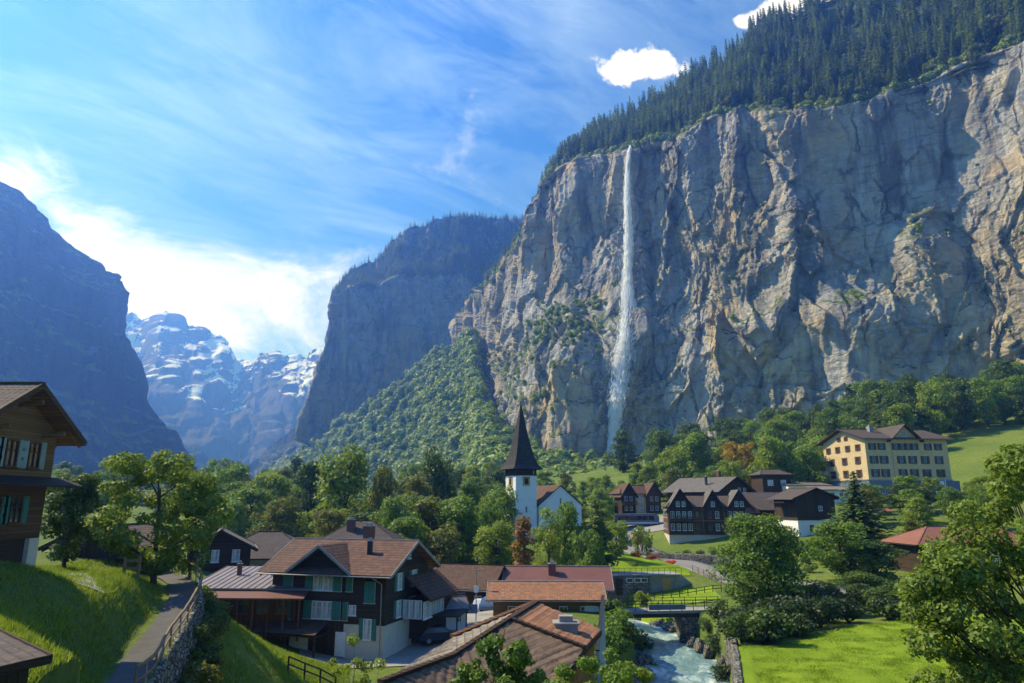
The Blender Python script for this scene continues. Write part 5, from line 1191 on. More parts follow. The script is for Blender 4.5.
# right wing
MB().box((L/2+7.6, -1.4, 4.6), (15.2, 8., 7.0)).build('wing_wall', M['timber_dark'], h)
wr = roof_mesh('wing_roof', [((L/2-1.,-6.6,7.7),(L/2+16,-6.6,7.7),(L/2+15.,-.6,11.6),(L/2-2.,-.6,11.6)), ((L/2+16,5,7.7),(L/2-1,5,7.7),(L/2-2,-.6,11.6),(L/2+15.,-.6,11.6)), ((L/2+16,-6.6,7.7),(L/2+16,5,7.7),(L/2+15.,-.6,11.6),(L/2+15.,-.6,11.6))], M['tiles_violet'], h, False)
MB().box((L/2+7.6, -.8, 7.6), (16.4, 11.3, .14)).build('soffit', M['timber_dark'], wr)
rd = roof_mesh('dormer_roof', [((L/2-1.6,-7.6,7.0),(L/2+1.6,-7.6,7.0),(L/2+1.2,-6.2,8.6),(L/2-1.2,-6.2,8.6))], M['roof_red'], h, False)
for i in range(8): f_ = put('window', cached(('w', 1.0, 1.3, 1, True), None) if ('w', 1.0, 1.3, 1, True) in _wc else cached(('ww',), lambda: MB().box((-.5, -.04, 0), (.07, .08, 1.4)).box((.5, -.04, 0), (.07, .08, 1.4)).box((0, -.04, .7), (1.07, .08, .07)).box((0, -.04, -.7), (1.07, .08, .07)).mesh('window')), M['white_paint'], h, Vector((0, -5.4, 0)), 0, L/2+1.4+i*1.75, 5.6); obj('pane', MB().box((0, .0, 0), (.9, .05, 1.3)).mesh('pane'), M['glass'], f_)
b = MB().box((L/2+7.6, -6.2, 3.9), (14.6, 1.5, .15))
for i in range(30): b.box((L/2+.5+i*.49, -6.9, 4.4), (.28, .05, .9))
b.build('balcony', M['timber_brown'], h)
MB().box((L/2+1.4, -5.47, 2.2), (3.6, .12, 3.6)).build('white_panel', M['cream_plaster'], h)
# block behind
tx = ray(722, 490)[0]; tx = ray(735, 478)[0]; h = thing('slate_roofed_house', 'broad grey slate-roofed house rising behind the timber hotel', 'house', (tx*180-5.2, 187, 12.6), R(36)); L, W = 13., 17.
walls(h, L, W, -1, 10., 'timber_dark', 13.2, 'y'); gable_roof(h, L, W, 10, 13.2, 'tiles_grey', 'y', 1., 1.2, False, 'timber_brown'); chimney(h, 2.2, -2, 12.4, 15., .9); chimney(h, -4.4, -3, 11.4, 13.4, .5, 'dark_metal')
for u in (1.8, 4.0): window(h, 'F', L, W, u, 10., 1.0, 1.2)
# dark house further right
tx = ray(773, 480)[0]; h = thing('dark_villa', 'dark flat-hipped villa with two pale windows left of the yellow hotel', 'house', (tx*205, 207, 19), R(4)); L, W = 8.4, 8.
walls(h, L, W, -2, 8.2, 'timber_dark'); hip_roof(h, L, W, 8.2, 9.9, 'tiles_violet', .8, False, 5.)
for u in (-1.9, 2.0): window(h, 'F', L, W, u, 6., 1.6, 1.6, pane='curtain')
for u in (-2.2, 0, 2.2): window(h, 'F', L, W, u, 2.6, 1., 1.3)
# low flat annexes
for px, Y, l, z1, lab, m_ in ((805, 203, 13, 5.4, 'low grey flat-roofed building between dark villa and yellow hotel', 'tiles_grey'), (828, 186, 9, 4.2, 'low white building with pale roof just below the yellow hotel', 'metal_roof')):
    tx = ray(px, 490)[0]; zb = gz(tx*Y, Y)-.5; h = thing('low_annex', lab, 'building', (tx*Y, Y, zb), R(6)); hh = CZ+ray(px, 484 if Y > 200 else 488)[1]*Y-zb
    walls(h, l, 6, -1, hh-.5, 'white_plaster')
    roof_mesh('roof', [((-l/2-.5,-3.6,hh-.45),(l/2+.5,-3.6,hh-.45),(l/2+.5,3.4,hh+.5),(-l/2-.5,3.4,hh+.5))], M[m_], h, False); MB().box((0, -3.55, hh-.55), (l+.9, .1, .2)).build('fascia', M['timber_dark'], h)
    for i in range(int(l/2.5)): window(h, 'F', l, 6, -l/2+1.5+i*2.4, hh-1.8, 1., 1.2)
# barn with white base
tx = ray(811, 520)[0]; h = thing('white_based_barn', 'dark boarded barn standing on a white masonry base', 'barn', (tx*147, 150, 11.4), R(8)); L, W = 8.6, 9.
walls(h, L, W, -2, 4.6, 'white_plaster', name='base_wall', grow=-.1); walls(h, L, W, 4.6, 9.2, 'boards_dark', 11., 'y'); gable_roof(h, L, W, 9.2, 10.9, 'tiles_violet', 'y', 1., 1.2, False)
window(h, 'F', L, W, -1.2, 3.1, .9, 1.1, 'timber_dark', out=-.1); window(h, 'F', L, W, 1, 7, .8, 1.)
MB().box((-L/2-1.2, -1, 8.2), (2.4, 6, .2)).build('side_roof', M['tiles_violet'], h)

# yellow hotel ------------------------------------------------------------
L, W = 25., 21.5; rz = R(6); cx_, cy_ = 100., 195.; ct = Vector((cx_, cy_, 0))+Matrix.Rotation(rz, 3, 'Z') @ Vector((L/2, W/2, 0))
h = thing('yellow_hotel', 'big yellow hotel with brown shutters', 'hotel', (ct.x, ct.y, 20.), rz)
walls(h, L, W, -6, 5.5, 'blue_render', name='base_wall', grow=.1); walls(h, L, W, 5.5, 17.2, 'yellow_plaster', 20.3, 'x')
MB().box((0, -W/2-.12, 5.6), (L+.5, .3, .3)).box((-L/2-.12, 0, 5.6), (.3, W+.5, .3)).build('string_course', M['grey_metal'], h)
gable_roof(h, L, W, 17.2, 20.4, 'tiles_violet', 'x', 1.4, 1.5, False, 'timber_brown', 'timber_dark', thick=.3)
cross_gable(h, -.6, 8., -W/2-.25, 2, 17.2, 20.9, 'tiles_violet', 'yellow_plaster', False, 1.3, 1.2, .28, 'timber_brown', wallz=5.8)
hx = (-10.3, -7.3, -3.6, -.7, 2.2, 5.6, 9.4)
for z in (7.5, 11.2):
    for i, x in enumerate((-10.3, -7.3, -2.2, 1.2, 5.2, 9.4)): window(h, 'F', L, W, x, z, 1.3, 2.1, 'shutter_brown', 'glass', 'shutter_brown', out=.25 if i in (2, 3) else 0)
    for x in (-6.6, 0, 6.6): window(h, 'L', L, W, x, z, 1.4, 2.1, 'shutter_brown', 'glass', 'shutter_brown')
for i, x in enumerate((-10.4, -7.6, -3.4, -1.4, .4, 2.2, 6.5, 9.6)): window(h, 'F', L, W, x, 14.9, 1.2, 1.8, 'shutter_brown', 'glass', 'shutter_brown', out=.25 if 1 < i < 6 else 0)
for x in (-8, -3, 2.2, 7.2): window(h, 'L', L, W, x, 14.8, 1.3, 1.8, 'shutter_brown', 'glass', 'shutter_brown')
for x in (-1.8, 1.8): window(h, 'L', L, W, x, 17.8, 1., 1.2, 'shutter_brown', 'glass', 'shutter_brown')
window(h, 'F', L, W, -.6, 18.5, 1.0, 1.3, out=.25)
for x in (-9, -4.5, 0): window(h, 'F', L, W, x, 2.6, 1.5, 1.6, out=.1)
chimney(h, -5.4, -3.2, 18.6, 21.6, 1.1, 'concrete'); chimney(h, -2.6, 1.2, 19.6, 21.8, 1.4, 'concrete')
for z in (8.2, 12.4):
    b = MB().box((-L/2-.8, W/2-2, z-.6), (1.5, 3.4, .18)).box((-L/2-1.5, W/2-2, z), (.08, 3.4, 1.1)).build('balcony', M['cream_plaster'], h)
MB().box((9.2, -W/2-1.6, .0), (6.2, 3., 10.6)).build('terrace_block', M['blue_render'], h); MB().box((6.9, -W/2-3.2, 0), (1.1, .25, 10.5)).build('white_pilaster', M['white_plaster'], h)
MB().box((-3.6, -W/2-3.2, 1.6), (9.5, 4.6, .25)).build('terrace_roof', M['metal_roof'], h)
for x in (-8, -3.6, .8): MB().box((x, -W/2-5.2, -1.4), (.2, .2, 6.)).build('post', M['grey_metal'], h)
MB().tube([(7.6, -W/2-3.6, -6), (7.6, -W/2-3.6, 5.6)], .09).build('flag_pole', M['white_paint'], h)
# awnings
for px, Y, wd, mt, lab in ((883, 152, 3.6, 'roof_red', 'red awning on posts under the yellow hotel'), (919, 152, 5.2, 'door_ochre', 'yellow awning on posts under the yellow hotel')):
    q = P(px, 510, Y); zg = gz(q.x, q.y); h = thing('awning', lab, 'awning', (q.x, q.y, zg)); zt = q.z-zg
    MB().slab([(-wd/2,-1.4,zt-.25),(wd/2,-1.4,zt-.25),(wd/2,1.4,zt+.35),(-wd/2,1.4,zt+.35)], .06).box((0, -1.42, zt-.38), (wd, .04, .25)).build('canopy', M[mt], h)
    for x in (-wd/2+.15, wd/2-.15): MB().tube([(x, -1.2, -.3), (x, -1.2, zt-.28)], .05).build('post', M['grey_metal'], h)
# red roofed house by the lawn
q = P(917, 549, 107); L, W = 18.5, 8.; h = thing('brick_red_roofed_house', 'long dark house with brick red hipped roof behind the foreground maple', 'house', (q.x+L/2, 107+W/2, 9.), R(3))
walls(h, L, W, -2, 4.4, 'timber_dark'); hip_roof(h, L, W, 4.4, 7.0, 'roof_red', 1.1, False)
for i in range(7): window(h, 'F', L, W, -7.4+i*2.4, 2.3, 1.1, 1.3, pane='curtain' if i % 2 else 'glass')
b = MB().box((0, -W/2-.7, .9), (L, 1.3, .14))
for i in range(36): b.box((-L/2+.3+i*.51, -W/2-1.32, 1.4), (.3, .05, .9))
b.build('balcony', M['timber_brown'], h)
# ------------------------------------------------------------------ path, railing, road, bridge, street furniture
def ribbon(name, ptsl, wd, mat, lift=.05, n=80, m=5, fixz=None, kind='structure', skirt=True):
    A = np.array([(p[0], p[1]) for p in ptsl], float); c_ = catmull(A, n); tg = np.gradient(c_, axis=0); tg /= np.linalg.norm(tg, axis=1, keepdims=True)+1e-9
    ww = np.interp(np.linspace(0, 1, n), np.linspace(0, 1, len(wd)), wd) if hasattr(wd, '__len__') else np.full(n, wd)
    la = np.linspace(-.5, .5, m); X = c_[:, None, 0]+tg[:, None, 1]*la*ww[:, None]; Y = c_[:, None, 1]-tg[:, None, 0]*la*ww[:, None]
    Z = ground_z(X, Y)+lift if fixz is None else np.repeat(fixz(c_[:, 0], c_[:, 1])[:, None], m, 1)
    if fixz is None: Z = np.maximum(Z, Z.mean(1, keepdims=True))
    if skirt:
        X = np.concatenate([X[:, :1], X, X[:, -1:]], 1); Y = np.concatenate([Y[:, :1], Y, Y[:, -1:]], 1); Z = np.concatenate([Z[:, :1]-.5, Z, Z[:, -1:]-.5], 1); m += 2
    o = obj(name, mesh_np(name, np.stack([X, Y, Z], 2).reshape(-1, 3), grid_faces(n, m), False), mat); tag(o, kind=kind); return o
pa = np.array([(p.x, p.y, p.z) for p in PATH])
pc = catmull(pa, 60); tg = np.gradient(pc[:, :2], axis=0); tg /= np.linalg.norm(tg, axis=1, keepdims=True); nr = np.stack([tg[:, 1], -tg[:, 0]], 1)   # to the right of travel (outer side)
V = np.concatenate([np.concatenate([pc[:, :2]-nr*.6, pc[:, 2:]+.03], 1)[:, None], np.concatenate([pc[:, :2]+nr*1.0, pc[:, 2:]+.03], 1)[:, None]], 1)
tag(obj('footpath', mesh_np('footpath', V.reshape(-1, 3), grid_faces(60, 2)), M['pathm']), kind='structure')
wl = thing('retaining_wall', 'curved rubble wall carrying the railed footpath down the bank', 'wall', tuple(pa[3])); o3 = pa[3]
G = np.stack([np.concatenate([pc[:, :2]+nr*a, pc[:, 2:]+b], 1) for a, b in ((1.0, -2.6), (1.0, .06), (1.12, .1), (1.25, .06), (1.32, -.3), (1.5, -.9), (1.7, -2.6))], 1)
G[..., :2] += (fbm(G[..., 0]*1.4, G[..., 1]*1.4, G[..., 2]*1.4, 3)*.1)[..., None]; G -= o3
obj('stonework', mesh_np('stonework', G.reshape(-1, 3), grid_faces(60, 7)), M['stone'], wl)
rl = thing('path_railing', 'weathered wooden handrail curving along the footpath', 'railing', tuple(pa[3]))
re_ = np.concatenate([pc[:, :2]+nr*1.12, pc[:, 2:]], 1)-o3
for hgt, rad in ((1.05, .075), (.55, .05)): MB().tube([tuple(p+np.array([0, 0, hgt+.02*math.sin(i*1.7)])) for i, p in enumerate(re_)], rad, 6).build('rail', M['wood_rail'], rl)
for i in range(0, 60, 4): MB().tube([tuple(re_[i]+np.array([0, 0, -.1])), tuple(re_[i]+np.array([0, 0, 1.04]))], .045, 6).build('post', M['grey_metal' if i % 8 else 'wood_rail'], rl)
shrubs([(x, 640, Y, random.uniform(.8, 1.7)) for x, Y in ((178,32),(186,35),(192,38),(196,41),(200,44),(203,47),(190,33),(200,37),(206,42),(168,29),(208,46),(214,40))], 'rough bush growing at the foot of the footpath wall', 'bushes below the footpath', ('lf_dark', 'lf_mid', 'lf_olive'))
for i in range(4, 54, 2):
    p = pc[i]; a = random.uniform(1.7, 2.3); xx, yy_ = p[0]+nr[i][0]*a, p[1]+nr[i][1]*a
    hh = random.uniform(.9, 1.9); tree('shrub', random.choice(('lf_dark', 'lf_mid', 'lf_olive')), (xx, yy_, gz(xx, yy_)), hh, hh*1.3, 'rough bush growing at the foot of the footpath wall', 'bushes below the footpath', 'bush', 'bush')
# little wooden gate posts by the barn
q = P(131, 574, 44); zq = gz(q.x, q.y); h = thing('wooden_gate', 'small pale wooden gate on the grass before the dark barn', 'gate', (q.x, q.y, zq))
for x in (-.45, .45): MB().box((x, 0, .55), (.14, .14, 1.3)).build('post', M['wood_rail'], h)
MB().box((0, 0, 1.0), (.8, .06, .14)).box((0, 0, .55), (.8, .06, .14)).build('rail', M['wood_rail'], h)
# gravel forecourt beside the left chalet
def patch(name, ring, mat, lift=.06, n=24):
    ring = [Vector((p[0], p[1], 0)) for p in ring]; a, b, c_, d_ = ring; G = np.array([[tuple((a.lerp(b, i/(n-1))).lerp(d_.lerp(c_, i/(n-1)), j/(n-1))) for j in range(n)] for i in range(n)])
    G[..., 2] = ground_z(G[..., 0], G[..., 1])+lift; return tag(obj(name, mesh_np(name, G.reshape(-1, 3), grid_faces(n, n)), mat), kind='structure')
patch('forecourt', [(-23.4, 31.6), (-20.6, 36.5), (-24.5, 41), (-27.5, 37)], M['gravel'])
# road through the village
ROAD = [P(612,528,192), P(626,540,172), P(634,547,160), P(650,553,148), P(672,560,139), P(700,570,126), P(722,578,117), P(750,583,110), P(785,585,106), P(815,588,103), P(850,596,97), P(900,604,92)]
ribbon('road', ROAD, [14, 11, 8.5, 8, 8, 7.5, 7, 6, 5.4, 5, 4.6, 4.2], M['asphalt'], .16, 110, 7)
patch('parking_lot', [tuple(P(600, 530, 178))[:2], tuple(P(668, 530, 178))[:2], tuple(P(668, 517, 200))[:2], tuple(P(604, 517, 200))[:2]], M['gravel'], .12)
patch('yard', [tuple(P(300, 652, 59.5))[:2], tuple(P(505, 652, 61))[:2], tuple(P(500, 608, 83))[:2], tuple(P(300, 606, 86))[:2]], M['gravel'], .07)

# bridge
BA, BB = P(596, 612, 88.5), P(724, 607, 90.5); BA.z = BB.z = 6.95; e = BB-BA; Lb = e.length
h = thing('footbridge', 'narrow concrete bridge with thin iron railings over the turquoise river', 'bridge', tuple(BA), math.atan2(e.y, e.x))
MB().box((Lb/2, 0, -.16), (Lb, 3.0, .32)).build('deck', M['concrete'], h)
MB().box((Lb/2, -1.2, -.55), (Lb-3, .35, .46)).box((Lb/2, 1.2, -.55), (Lb-3, .35, .46)).build('girder', M['dark_metal'], h)
for s in (-1, 1):
    b = MB()
    for z in (.45, .8, 1.12): b.tube([(0, s*1.42, z), (Lb, s*1.42, z)], .032, 5)
    b.build('railing', M['dark_metal'], h)
    for i in range(12): MB().box((Lb*i/11*.98+.15, s*1.42, .55), (.07, .07, 1.14)).build('post', M['dark_metal'], h)
MB().box((Lb*.52, -1.5, .42), (4.6, .04, .62)).build('banner', M['blue_render'], h)
MB().prism([(Lb-4.9,-1.7,-6.5),(Lb+2.5,-1.7,-6.5),(Lb+2.5,1.7,-6.5),(Lb-4.9,1.7,-6.5)], [(Lb-6.2,-1.7,-.8),(Lb+2.5,-1.7,-.8),(Lb+2.5,1.7,-.8),(Lb-6.2,1.7,-.8)]).build('abutment', M['stone'], h)
MB().box((1.2, 0, -3.6), (4.4, 3.4, 5.6)).build('abutment', M['stone'], h)
# stone wall along the river below the lawn
yy = np.linspace(42, 77, 60); cen = catmull(RIV, 400); ix = [np.argmin(np.abs(cen[:, 1]-y)) for y in yy]; tgc = np.gradient(cen, axis=0); tgc /= np.linalg.norm(tgc, axis=1, keepdims=True)
pr_ = cen[ix]+np.stack([tgc[ix][:, 1], -tgc[ix][:, 0]], 1)*(HW+.35); nn2 = np.stack([tgc[ix][:, 1], -tgc[ix][:, 0]], 1)
h = thing('river_wall', 'rough stone wall holding the bright lawn above the river', 'wall', (pr_[20][0], pr_[20][1], 3)); o3 = np.array([pr_[20][0], pr_[20][1], 3.])
zt = np.interp(yy, [42, 64, 70, 77], [7.5, 7.5, 7.2, 6.6])
G = np.stack([np.concatenate([pr_+nn2*a, (zt+b)[:, None]], 1) for a, b in ((-.25, -6), (0, .02), (.5, .04), (.55, -3))], 1); G = resample(np.swapaxes(G, 0, 1), 16); G = np.swapaxes(G, 0, 1)
G[..., :2] += (fbm(G[..., 0]*1.1, G[..., 1]*1.1, G[..., 2]*1.6, 3)*.12)[..., None]; obj('stonework', mesh_np('stonework', (G-o3).reshape(-1, 3), grid_faces(60, 16)), M['stone'], h)
# boulders
rr = np.random.default_rng(81); BM = []
for k_ in range(4):
    bm_ = __import__('bmesh').new(); __import__('bmesh').ops.create_icosphere(bm_, subdivisions=3, radius=1)
    me = bpy.data.meshes.new('boulder'); bm_.to_mesh(me); bm_.free(); v = np.empty(len(me.vertices)*3, np.float32); me.vertices.foreach_get('co', v); v = v.reshape(-1, 3)
    v *= (1+.45*fbm(v[:, 0]*1.1+k_*7, v[:, 1]*1.1, v[:, 2]*1.1, 4))[:, None]; v = np.sign(v)*np.abs(v)**.8; me.vertices.foreach_set('co', v.ravel()); me.materials.append(M['stone']); BM.append(me)
for k_ in range(46):
    y = rr.uniform(66, 104); i = np.argmin(np.abs(cen[:, 1]-y)); s = 1 if rr.uniform() < .62 else -1
    if s > 0 and y < 77: continue
    p = cen[i]+np.array([tgc[i][1], -tgc[i][0]])*s*(HW+rr.uniform(-.7, .7)); o = bpy.data.objects.new('boulder', BM[k_ % 4]); col.objects.link(o); o.location = (p[0], p[1], float(water_z(p[1]))+rr.uniform(-.2, .35))
    o.scale = [rr.uniform(.45, 1.05) for _ in range(3)]; o.rotation_euler = tuple(rr.uniform(0, 6.28, 3)); tag(o, 'grey boulder at the river edge under the bridge', 'boulder', 'boulders along the river')

# retaining wall with the stone shed
A, B = P(606, 591, 107.6), P(699, 589, 109); e = B-A; e.z = 0; Lw = e.length; zb = 6.3
h = thing('garden_wall', 'grey concrete retaining wall with stone shed front and ochre door', 'wall', (A.x, A.y, zb), math.atan2(e.y, e.x)); ht = CZ+ray(650, 574.5)[1]*109.5-zb
n = 24; xs = np.linspace(6.4, Lw, n); ysw = np.interp(xs, [6.4, Lw*.8, Lw], [.3, .3, 1.6]); hz_ = np.interp(xs, [6.4, Lw*.82, Lw], [ht, ht, ht*.35])
b = MB()
for i in range(n-1): b.prism([(xs[i],ysw[i],-2),(xs[i+1],ysw[i+1],-2),(xs[i+1],ysw[i+1]+.5,-2),(xs[i],ysw[i]+.5,-2)], [(xs[i],ysw[i],hz_[i]),(xs[i+1],ysw[i+1],hz_[i+1]),(xs[i+1],ysw[i+1]+.5,hz_[i+1]),(xs[i],ysw[i]+.5,hz_[i])])
b.build('concrete_wall', M['concrete'], h)
MB().box((3.4, 2.2, (ht-2)/2), (6.6, 5., ht+2)).build('stone_shed', M['stone'], h); MB().box((Lw*.4, 2.2, ht+.06), (Lw*.84, 4.8, .12)).build('roof_slab', M['concrete'], h)
d_ = MB().box((9.4, .24, ht*.42), (1.25, .14, ht*.84)).box((9.4, .15, ht*.6), (.8, .04, .5)).build('door', M['door_ochre'], h); MB().box((9.8, .14, ht*.42), (.08, .06, .2)).build('handle', M['dark_metal'], d_)
d_ = MB().box((2., -.33, ht*.42), (1.1, .1, ht*.84)).build('door', M['timber_dark'], h); MB().box((2.4, -.4, ht*.42), (.08, .06, .2)).build('handle', M['grey_metal'], d_)
for x in (3.6, 4.8, 5.8): f_ = MB().box((x, -.34, ht*.76), (1., .1, .62)).build('window', M['white_paint'], h); MB().box((x, -.38, ht*.76), (.84, .06, .46)).build('pane', M['glass'], f_)
for s in (0,):
    b = MB()
    for i in range(14): b.box((.3+i*Lw*.8/13, .1, ht+.55), (.05, .05, 1.0))
    b.box((Lw*.41, .1, ht+1.05), (Lw*.8, .05, .05)).box((Lw*.41, .1, ht+.6), (Lw*.8, .03, .03)).build('railing', M['dark_metal'], h)
patch('lawn', [(A.x-1, A.y+4.5), (B.x, B.y+4.5), tuple(P(688, 566, 131))[:2], tuple(P(612, 552, 138))[:2]], M['lawn_floor'], .10)
patch('lawn', [tuple(P(604, 606, 96))[:2], tuple(P(722, 604, 96))[:2], (B.x+2, B.y-.4), (A.x, A.y-.4)], M['lawn_floor'], .08)
# fences
def fence(name, label, p0, p1, n, hgt, mat, rails=(.5, .95), slat=False):
    x0, x1 = Vector(p0), Vector(p1); h = thing(name, label, 'fence', (x0.x, x0.y, gz(x0.x, x0.y)))
    base = Vector(h.location); P_ = []
    for i in range(n):
        p = x0.lerp(x1, i/(n-1)); z = gz(p.x, p.y); P_.append(Vector((p.x, p.y, z))-base); MB().box((P_[-1].x, P_[-1].y, P_[-1].z+hgt/2-.1), (.1, .1, hgt+.2)).build('post', M[mat], h)
    b = MB()
    for r_ in rails:
        for a, c_ in zip(P_, P_[1:]): b.bar(a+Vector((0, .06, hgt*r_)), c_+Vector((0, .06, hgt*r_)), .05, .09)
    b.build('rails', M[mat], h)
fence('fence', 'dark rail fence on the lawn below the stone shed', P(604, 599, 104), P(722, 600, 104), 15, .95, 'dark_metal')
fence('fence', 'pale wooden barrier beside the road bend above the concrete wall', P(693, 574, 119), P(722, 590, 110), 6, 1.0, 'wood_rail', (.4, .95))
fence('fence', 'thin iron fence with dark posts at the foot of the grass slope', P(286, 700, 48), P(335, 690, 51), 4, 1.0, 'dark_metal')
fence('fence', 'grey rail fence along the road under the shaded trees', P(740, 594, 99), P(835, 606, 92), 9, .9, 'wood_rail')
# flower beds and road-side saplings
for px, py, Y, lab in ((636, 560, 129, 'left orange flower bed on the lawn above the concrete wall'), (652, 562, 128, 'middle flower bed with red and white blossom above the concrete wall'), (671, 566, 126, 'right orange flower bed above the concrete wall')):
    q = P(px, py, Y); z = gz(q.x, q.y)
    t_ = tree('shrub', 'lf_flower', (q.x, q.y, z), 1.1, 2.6, lab, None, 'flower_bed', 'flower bed')
tree_px('birch', 'lf_olive', 637, 530, 136, 12, 'slim roadside sapling left of the lamp', name='sapling', cat='tree'); tree_px('birch', 'lf_mid', 646, 536, 140, 10, 'slim roadside sapling nearest the hotel bushes', name='sapling', cat='tree')
tree_px('shrub', 'lf_mid', 632, 560, 118, 14, 'round green shrub on the lawn edge above the stone shed', name='bush', cat='bush')

# parked bus
q = P(637, 526, 187); h = thing('bus', 'blue grey bus parked in front of the twin-gabled chalet', 'bus', (q.x, q.y, gz(q.x, q.y)+.15), R(4)); L, W, H = 11.4, 2.5, 3.2
b = MB(); pr2 = [(-L/2, .4), (L/2-.15, .4), (L/2, .9), (L/2-.1, 2.2), (L/2-.55, H-.12), (L/2-.9, H), (-L/2+.3, H), (-L/2, H-.25)]
b.prism([(x, -W/2, z) for x, z in pr2], [(x, W/2, z) for x, z in pr2]).build('body', M['blue_render'], h)
for i in range(6): MB().box((-L/2+1.2+i*1.62, -W/2-.01, 2.12), (1.5, .06, 1.1)).build('window', M['glass'], h)
MB().box((L/2-.08, 0, 1.85), (.3, W-.3, 1.5)).build('windscreen', M['glass'], h); MB().box((.2, -W/2-.015, .9), (L-.9, .05, .35)).build('stripe', M['white_paint'], h)
for x in (-L/2+2.2, L/2-2.4):
    for s in (-1, 1):
        w_ = MB().tube([(x, s*(W/2-.28), .48), (x, s*(W/2+.03), .48)], .48, 18).build('wheel', M['dark_metal'], h); MB().tube([(x, s*(W/2+.02), .48), (x, s*(W/2+.05), .48)], .26, 14).build('rim', M['grey_metal'], w_)
for s in (-1, 1): MB().box((L/2-.02, s*.9, .75), (.08, .36, .2)).build('headlight', M['white_paint'], h)
def car(loc, rz, paint, label):
    h = thing('parked_car', label, 'car', loc, rz); Lc, Wc = 4.1, 1.7
    lo = [(-2.05,.3),(2.0,.3),(2.07,.62),(1.85,.82),(.95,.92),(-1.9,.95),(-2.06,.7)]; up = [(-1.85,.93),(.98,.9),(.25,1.44),(-1.35,1.46)]
    MB().prism([(x, -Wc/2, z) for x, z in lo], [(x, Wc/2, z) for x, z in lo]).prism([(x, -Wc/2+(.1 if z < 1.2 else .22), z) for x, z in up], [(x, Wc/2-(.1 if z < 1.2 else .22), z) for x, z in up]).build('body', paint, h)
    for s in (-1, 1): MB().slab([(-1.55,s*.775,1.0),(.6,s*.775,1.0),(.15,s*.70,1.36),(-1.2,s*.70,1.36)][::s], .03).build('side_window', M['glass'], h)
    MB().slab([(.93,-.66,.98),(.93,.66,.98),(.36,.56,1.39),(.36,-.56,1.39)], .03).build('windscreen', M['glass'], h)
    for x in (-1.25, 1.28):
        for s in (-1, 1):
            w_ = MB().tube([(x, s*.66, .32), (x, s*.87, .32)], .32, 16).build('wheel', M['dark_metal'], h); MB().tube([(x, s*.86, .32), (x, s*.885, .32)], .18, 12).build('rim', M['grey_metal'], w_)
    for s in (-1, 1): MB().box((2.03, s*.6, .66), (.08, .3, .13)).build('headlight', M['white_paint'], h)
pw = m_plain('pale_car_paint', (.62, .66, .72), (.58, .62, .68), 1., .3, .0, .5); pd_ = m_plain('dark_car_paint', (.035, .04, .05), (.03, .034, .04), 1., .25, .0, .5); pb = m_plain('blue_car_paint', (.10, .17, .30), (.08, .14, .26), 1., .3, .0, .5)
for px, py, Y, rz, pt, lab in ((490, 613, 83, 80, pb, 'blue car parked against the brown-roofed barn'), (481, 612, 84, 84, pw, 'pale car parked beside the blue car at the barn'), (440, 640, 68.5, 20, pd_, 'dark car parked under the dark canopy right of the chalet')):
    q = P(px, py, Y); car((q.x, q.y, gz(q.x, q.y)+.08), R(rz), pt, lab)
q = P(440, 640, 70); h = thing('carport', 'flat dark canopy on posts right of the green-shuttered chalet', 'carport', (q.x, q.y, gz(q.x, q.y)), R(-9))
MB().box((0, 0, 2.35), (4.6, 4.4, .16)).build('roof', M['tiles_violet'], h)
for x in (-2.1, 2.1):
    for y in (-2, 2): MB().box((x, y, 1.1), (.12, .12, 2.4)).build('post', M['timber_dark'], h)
q = P(476, 615, 78); h = thing('lamp_post', 'thin lamp post with white plate in the yard', 'lamp post', (q.x, q.y, gz(q.x, q.y)))
MB().tube([(0, 0, -.2), (0, 0, 4.6)], [.06, .04], 8).build('pole', M['grey_metal'], h); MB().box((.0, -.06, 2.7), (.5, .05, .7)).build('plate', M['white_paint'], h); MB().box((.25, 0, 4.6), (.7, .22, .12)).build('lamp_head', M['grey_metal'], h)
q = P(471, 624, 75); h = thing('notice_board', 'small grey notice board on two posts in the yard', 'sign', (q.x, q.y, gz(q.x, q.y)))
MB().box((0, 0, 1.35), (1.3, .08, .9)).build('panel', M['blue_render'], h)
for x in (-.5, .5): MB().box((x, .08, .6), (.08, .08, 1.6)).build('post', M['timber_dark'], h)
q = P(641, 553, 141); h = thing('lamp_post', 'dark lamp post at the road edge above the flower beds', 'lamp post', (q.x-.6, q.y, gz(q.x, q.y)))
MB().tube([(0, 0, -.2), (0, 0, 4.4)], [.07, .045], 8).build('pole', M['dark_metal'], h); MB().tube([(0, 0, 4.4), (0, 0, 4.55), (0, 0, 4.9), (0, 0, 5.0)], [.12, .24, .2, .05], 8).build('lamp_head', M['white_paint'], h)
q = P(688, 560, 139); h = thing('hotel_wall', 'low rubble wall overgrown with shrubs below the timber hotel', 'wall', (q.x, q.y, gz(q.x, q.y)), R(-33))
G = np.stack([np.stack([np.linspace(-12, 9, 60), np.full(60, a), np.full(60, b)], 1) for a, b in ((0, -1.5), (.15, 1.7), (.75, 1.75), (.9, -1.5))], 1); G = np.swapaxes(resample(np.swapaxes(G, 0, 1), 14), 0, 1); G[..., 1] += fbm(G[..., 0]*.9, 0*G[..., 0], G[..., 2]*1.3, 3)*.16; obj('stonework', mesh_np('stonework', G.reshape(-1, 3), grid_faces(60, 14)), M['stone'], h)

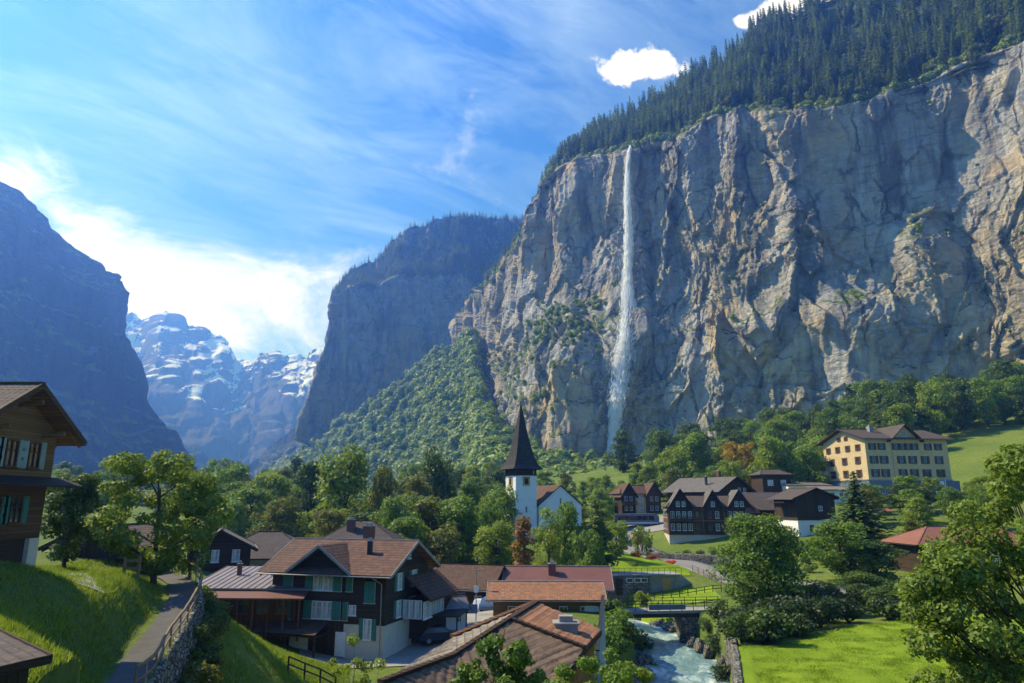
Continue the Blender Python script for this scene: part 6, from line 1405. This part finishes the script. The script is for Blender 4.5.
# ------------------------------------------------------------------ foreground leaves
def near_tree(name, label, base, centres, radii, n, size, leafm, barkm, seed, rb=.16, cat='tree', fork=.45):
    r = np.random.default_rng(seed); base = np.array(base, float); cs = np.array(centres)-base
    V, Fc = clump_leaves(cs, np.array(radii), n, size, r, .8, .15)
    t_ = thing(name, label, cat, tuple(base)); obj('crown', mesh_np('crown', V, Fc), M[leafm], t_)
    b = MB(); top = cs.mean(0); top[2] = cs[:, 2].max()*.8; st = [np.array([0, 0, -.4]), np.array([0, 0, .2])]+[top*f*np.array([1, 1, 1])+r.normal(size=3)*.06 for f in (.25, .5, .75, 1.)]
    b.tube([tuple(p) for p in st], [rb*1.4, rb, rb*.8, rb*.62, rb*.4, rb*.15], 9)
    for c_ in cs:
        f = np.clip(c_[2]/top[2]-fork*r.uniform(.5, 1.), .1, .95); s_ = top*f; m1 = s_*.55+c_*.45+np.array([0, 0, .12])+r.normal(size=3)*.08; m2 = s_*.2+c_*.8+r.normal(size=3)*.06
        d0 = rb*.34*(1-f*.5); b.tube([tuple(s_), tuple(m1), tuple(m2), tuple(c_)], [d0, d0*.7, d0*.42, d0*.2], 6)
    b.build('trunk', M[barkm], t_, True); return t_
r = np.random.default_rng(91); cs = []; rs = []
outline = [(1024,438),(1000,446),(975,470),(962,500),(945,520),(940,545),(915,565),(900,590),(892,610),(905,640),(897,665),(905,690)]
oy = np.array([p[1] for p in outline]); ox = np.array([p[0] for p in outline])
while len(cs) < 165:
    py = r.uniform(445, 740); left = np.interp(py, oy, ox); px = r.uniform(left+5, 1190); Y = 21.5+r.normal()*1.5
    if r.uniform() < .10+.18*(py > 620) and px < 1000: continue
    p = P(px, py+8, Y); cs.append(tuple(p)); rs.append(r.uniform(.36, .66))
near_tree('maple_tree', 'big leafy maple filling the right foreground', (15.2, 21.5, gz(15.2, 21.5)), cs, rs, 72000, .078, 'lf_olive2', 'bark', 92, .2)
def near_bush(name, label, Y, poly, ncl, rad, n, size, mt, seed, basepx):
    r = np.random.default_rng(seed); cs = []; rs = []; oy = [p[1] for p in poly]; l_ = [p[0] for p in poly]; r_ = [p[2] for p in poly]
    while len(cs) < ncl:
        py = r.uniform(oy[0]+4, oy[-1]); a, b_ = np.interp(py, oy, l_), np.interp(py, oy, r_); px = r.uniform(a, b_); cs.append(tuple(P(px, py, Y+r.normal()*.5))); rs.append(r.uniform(.7, 1.25)*rad)
    bx_ = P(basepx, 700, Y); return near_tree(name, label, (bx_.x, bx_.y, min(gz(bx_.x, bx_.y), bx_.z-.5)), cs, rs, n, size, mt, 'bark', seed+1, .07, 'bush', .6)
near_bush('bush', 'leafy bush in front of the dark tiled roof slope', 19.5, [(488,636,518),(466,655,534),(456,672,545),(450,700,552),(445,740,558)], 62, .24, 9500, .062, 'lf_mid', 93, 500)
near_bush('bush', 'low leafy bush at the bottom edge right of the tiled roof', 20.5, [(596,650,606),(570,660,618),(550,670,632),(540,700,640),(530,740,640)], 56, .22, 7600, .058, 'lf_mid', 95, 585)
near_bush('bush', 'small leafy bush at the bottom edge beside the river', 24, [(628,662,636),(618,674,652),(606,690,660),(600,740,664)], 26, .24, 3600, .065, 'lf_light', 97, 632)
near_bush('sapling', 'thin pale sapling below the green-shuttered chalet', 31, [(340,632,352),(343,645,374),(330,658,386),(322,672,384),(318,700,388),(318,740,386)], 30, .24, 2100, .07, 'lf_light', 99, 352)
near_bush('bush', 'dark tangled bush on the slope below the footpath wall', 40, [(196,622,204),(190,634,214),(186,650,220),(184,668,216),(184,700,214)], 26, .42, 3600, .08, 'lf_dark', 101, 200)
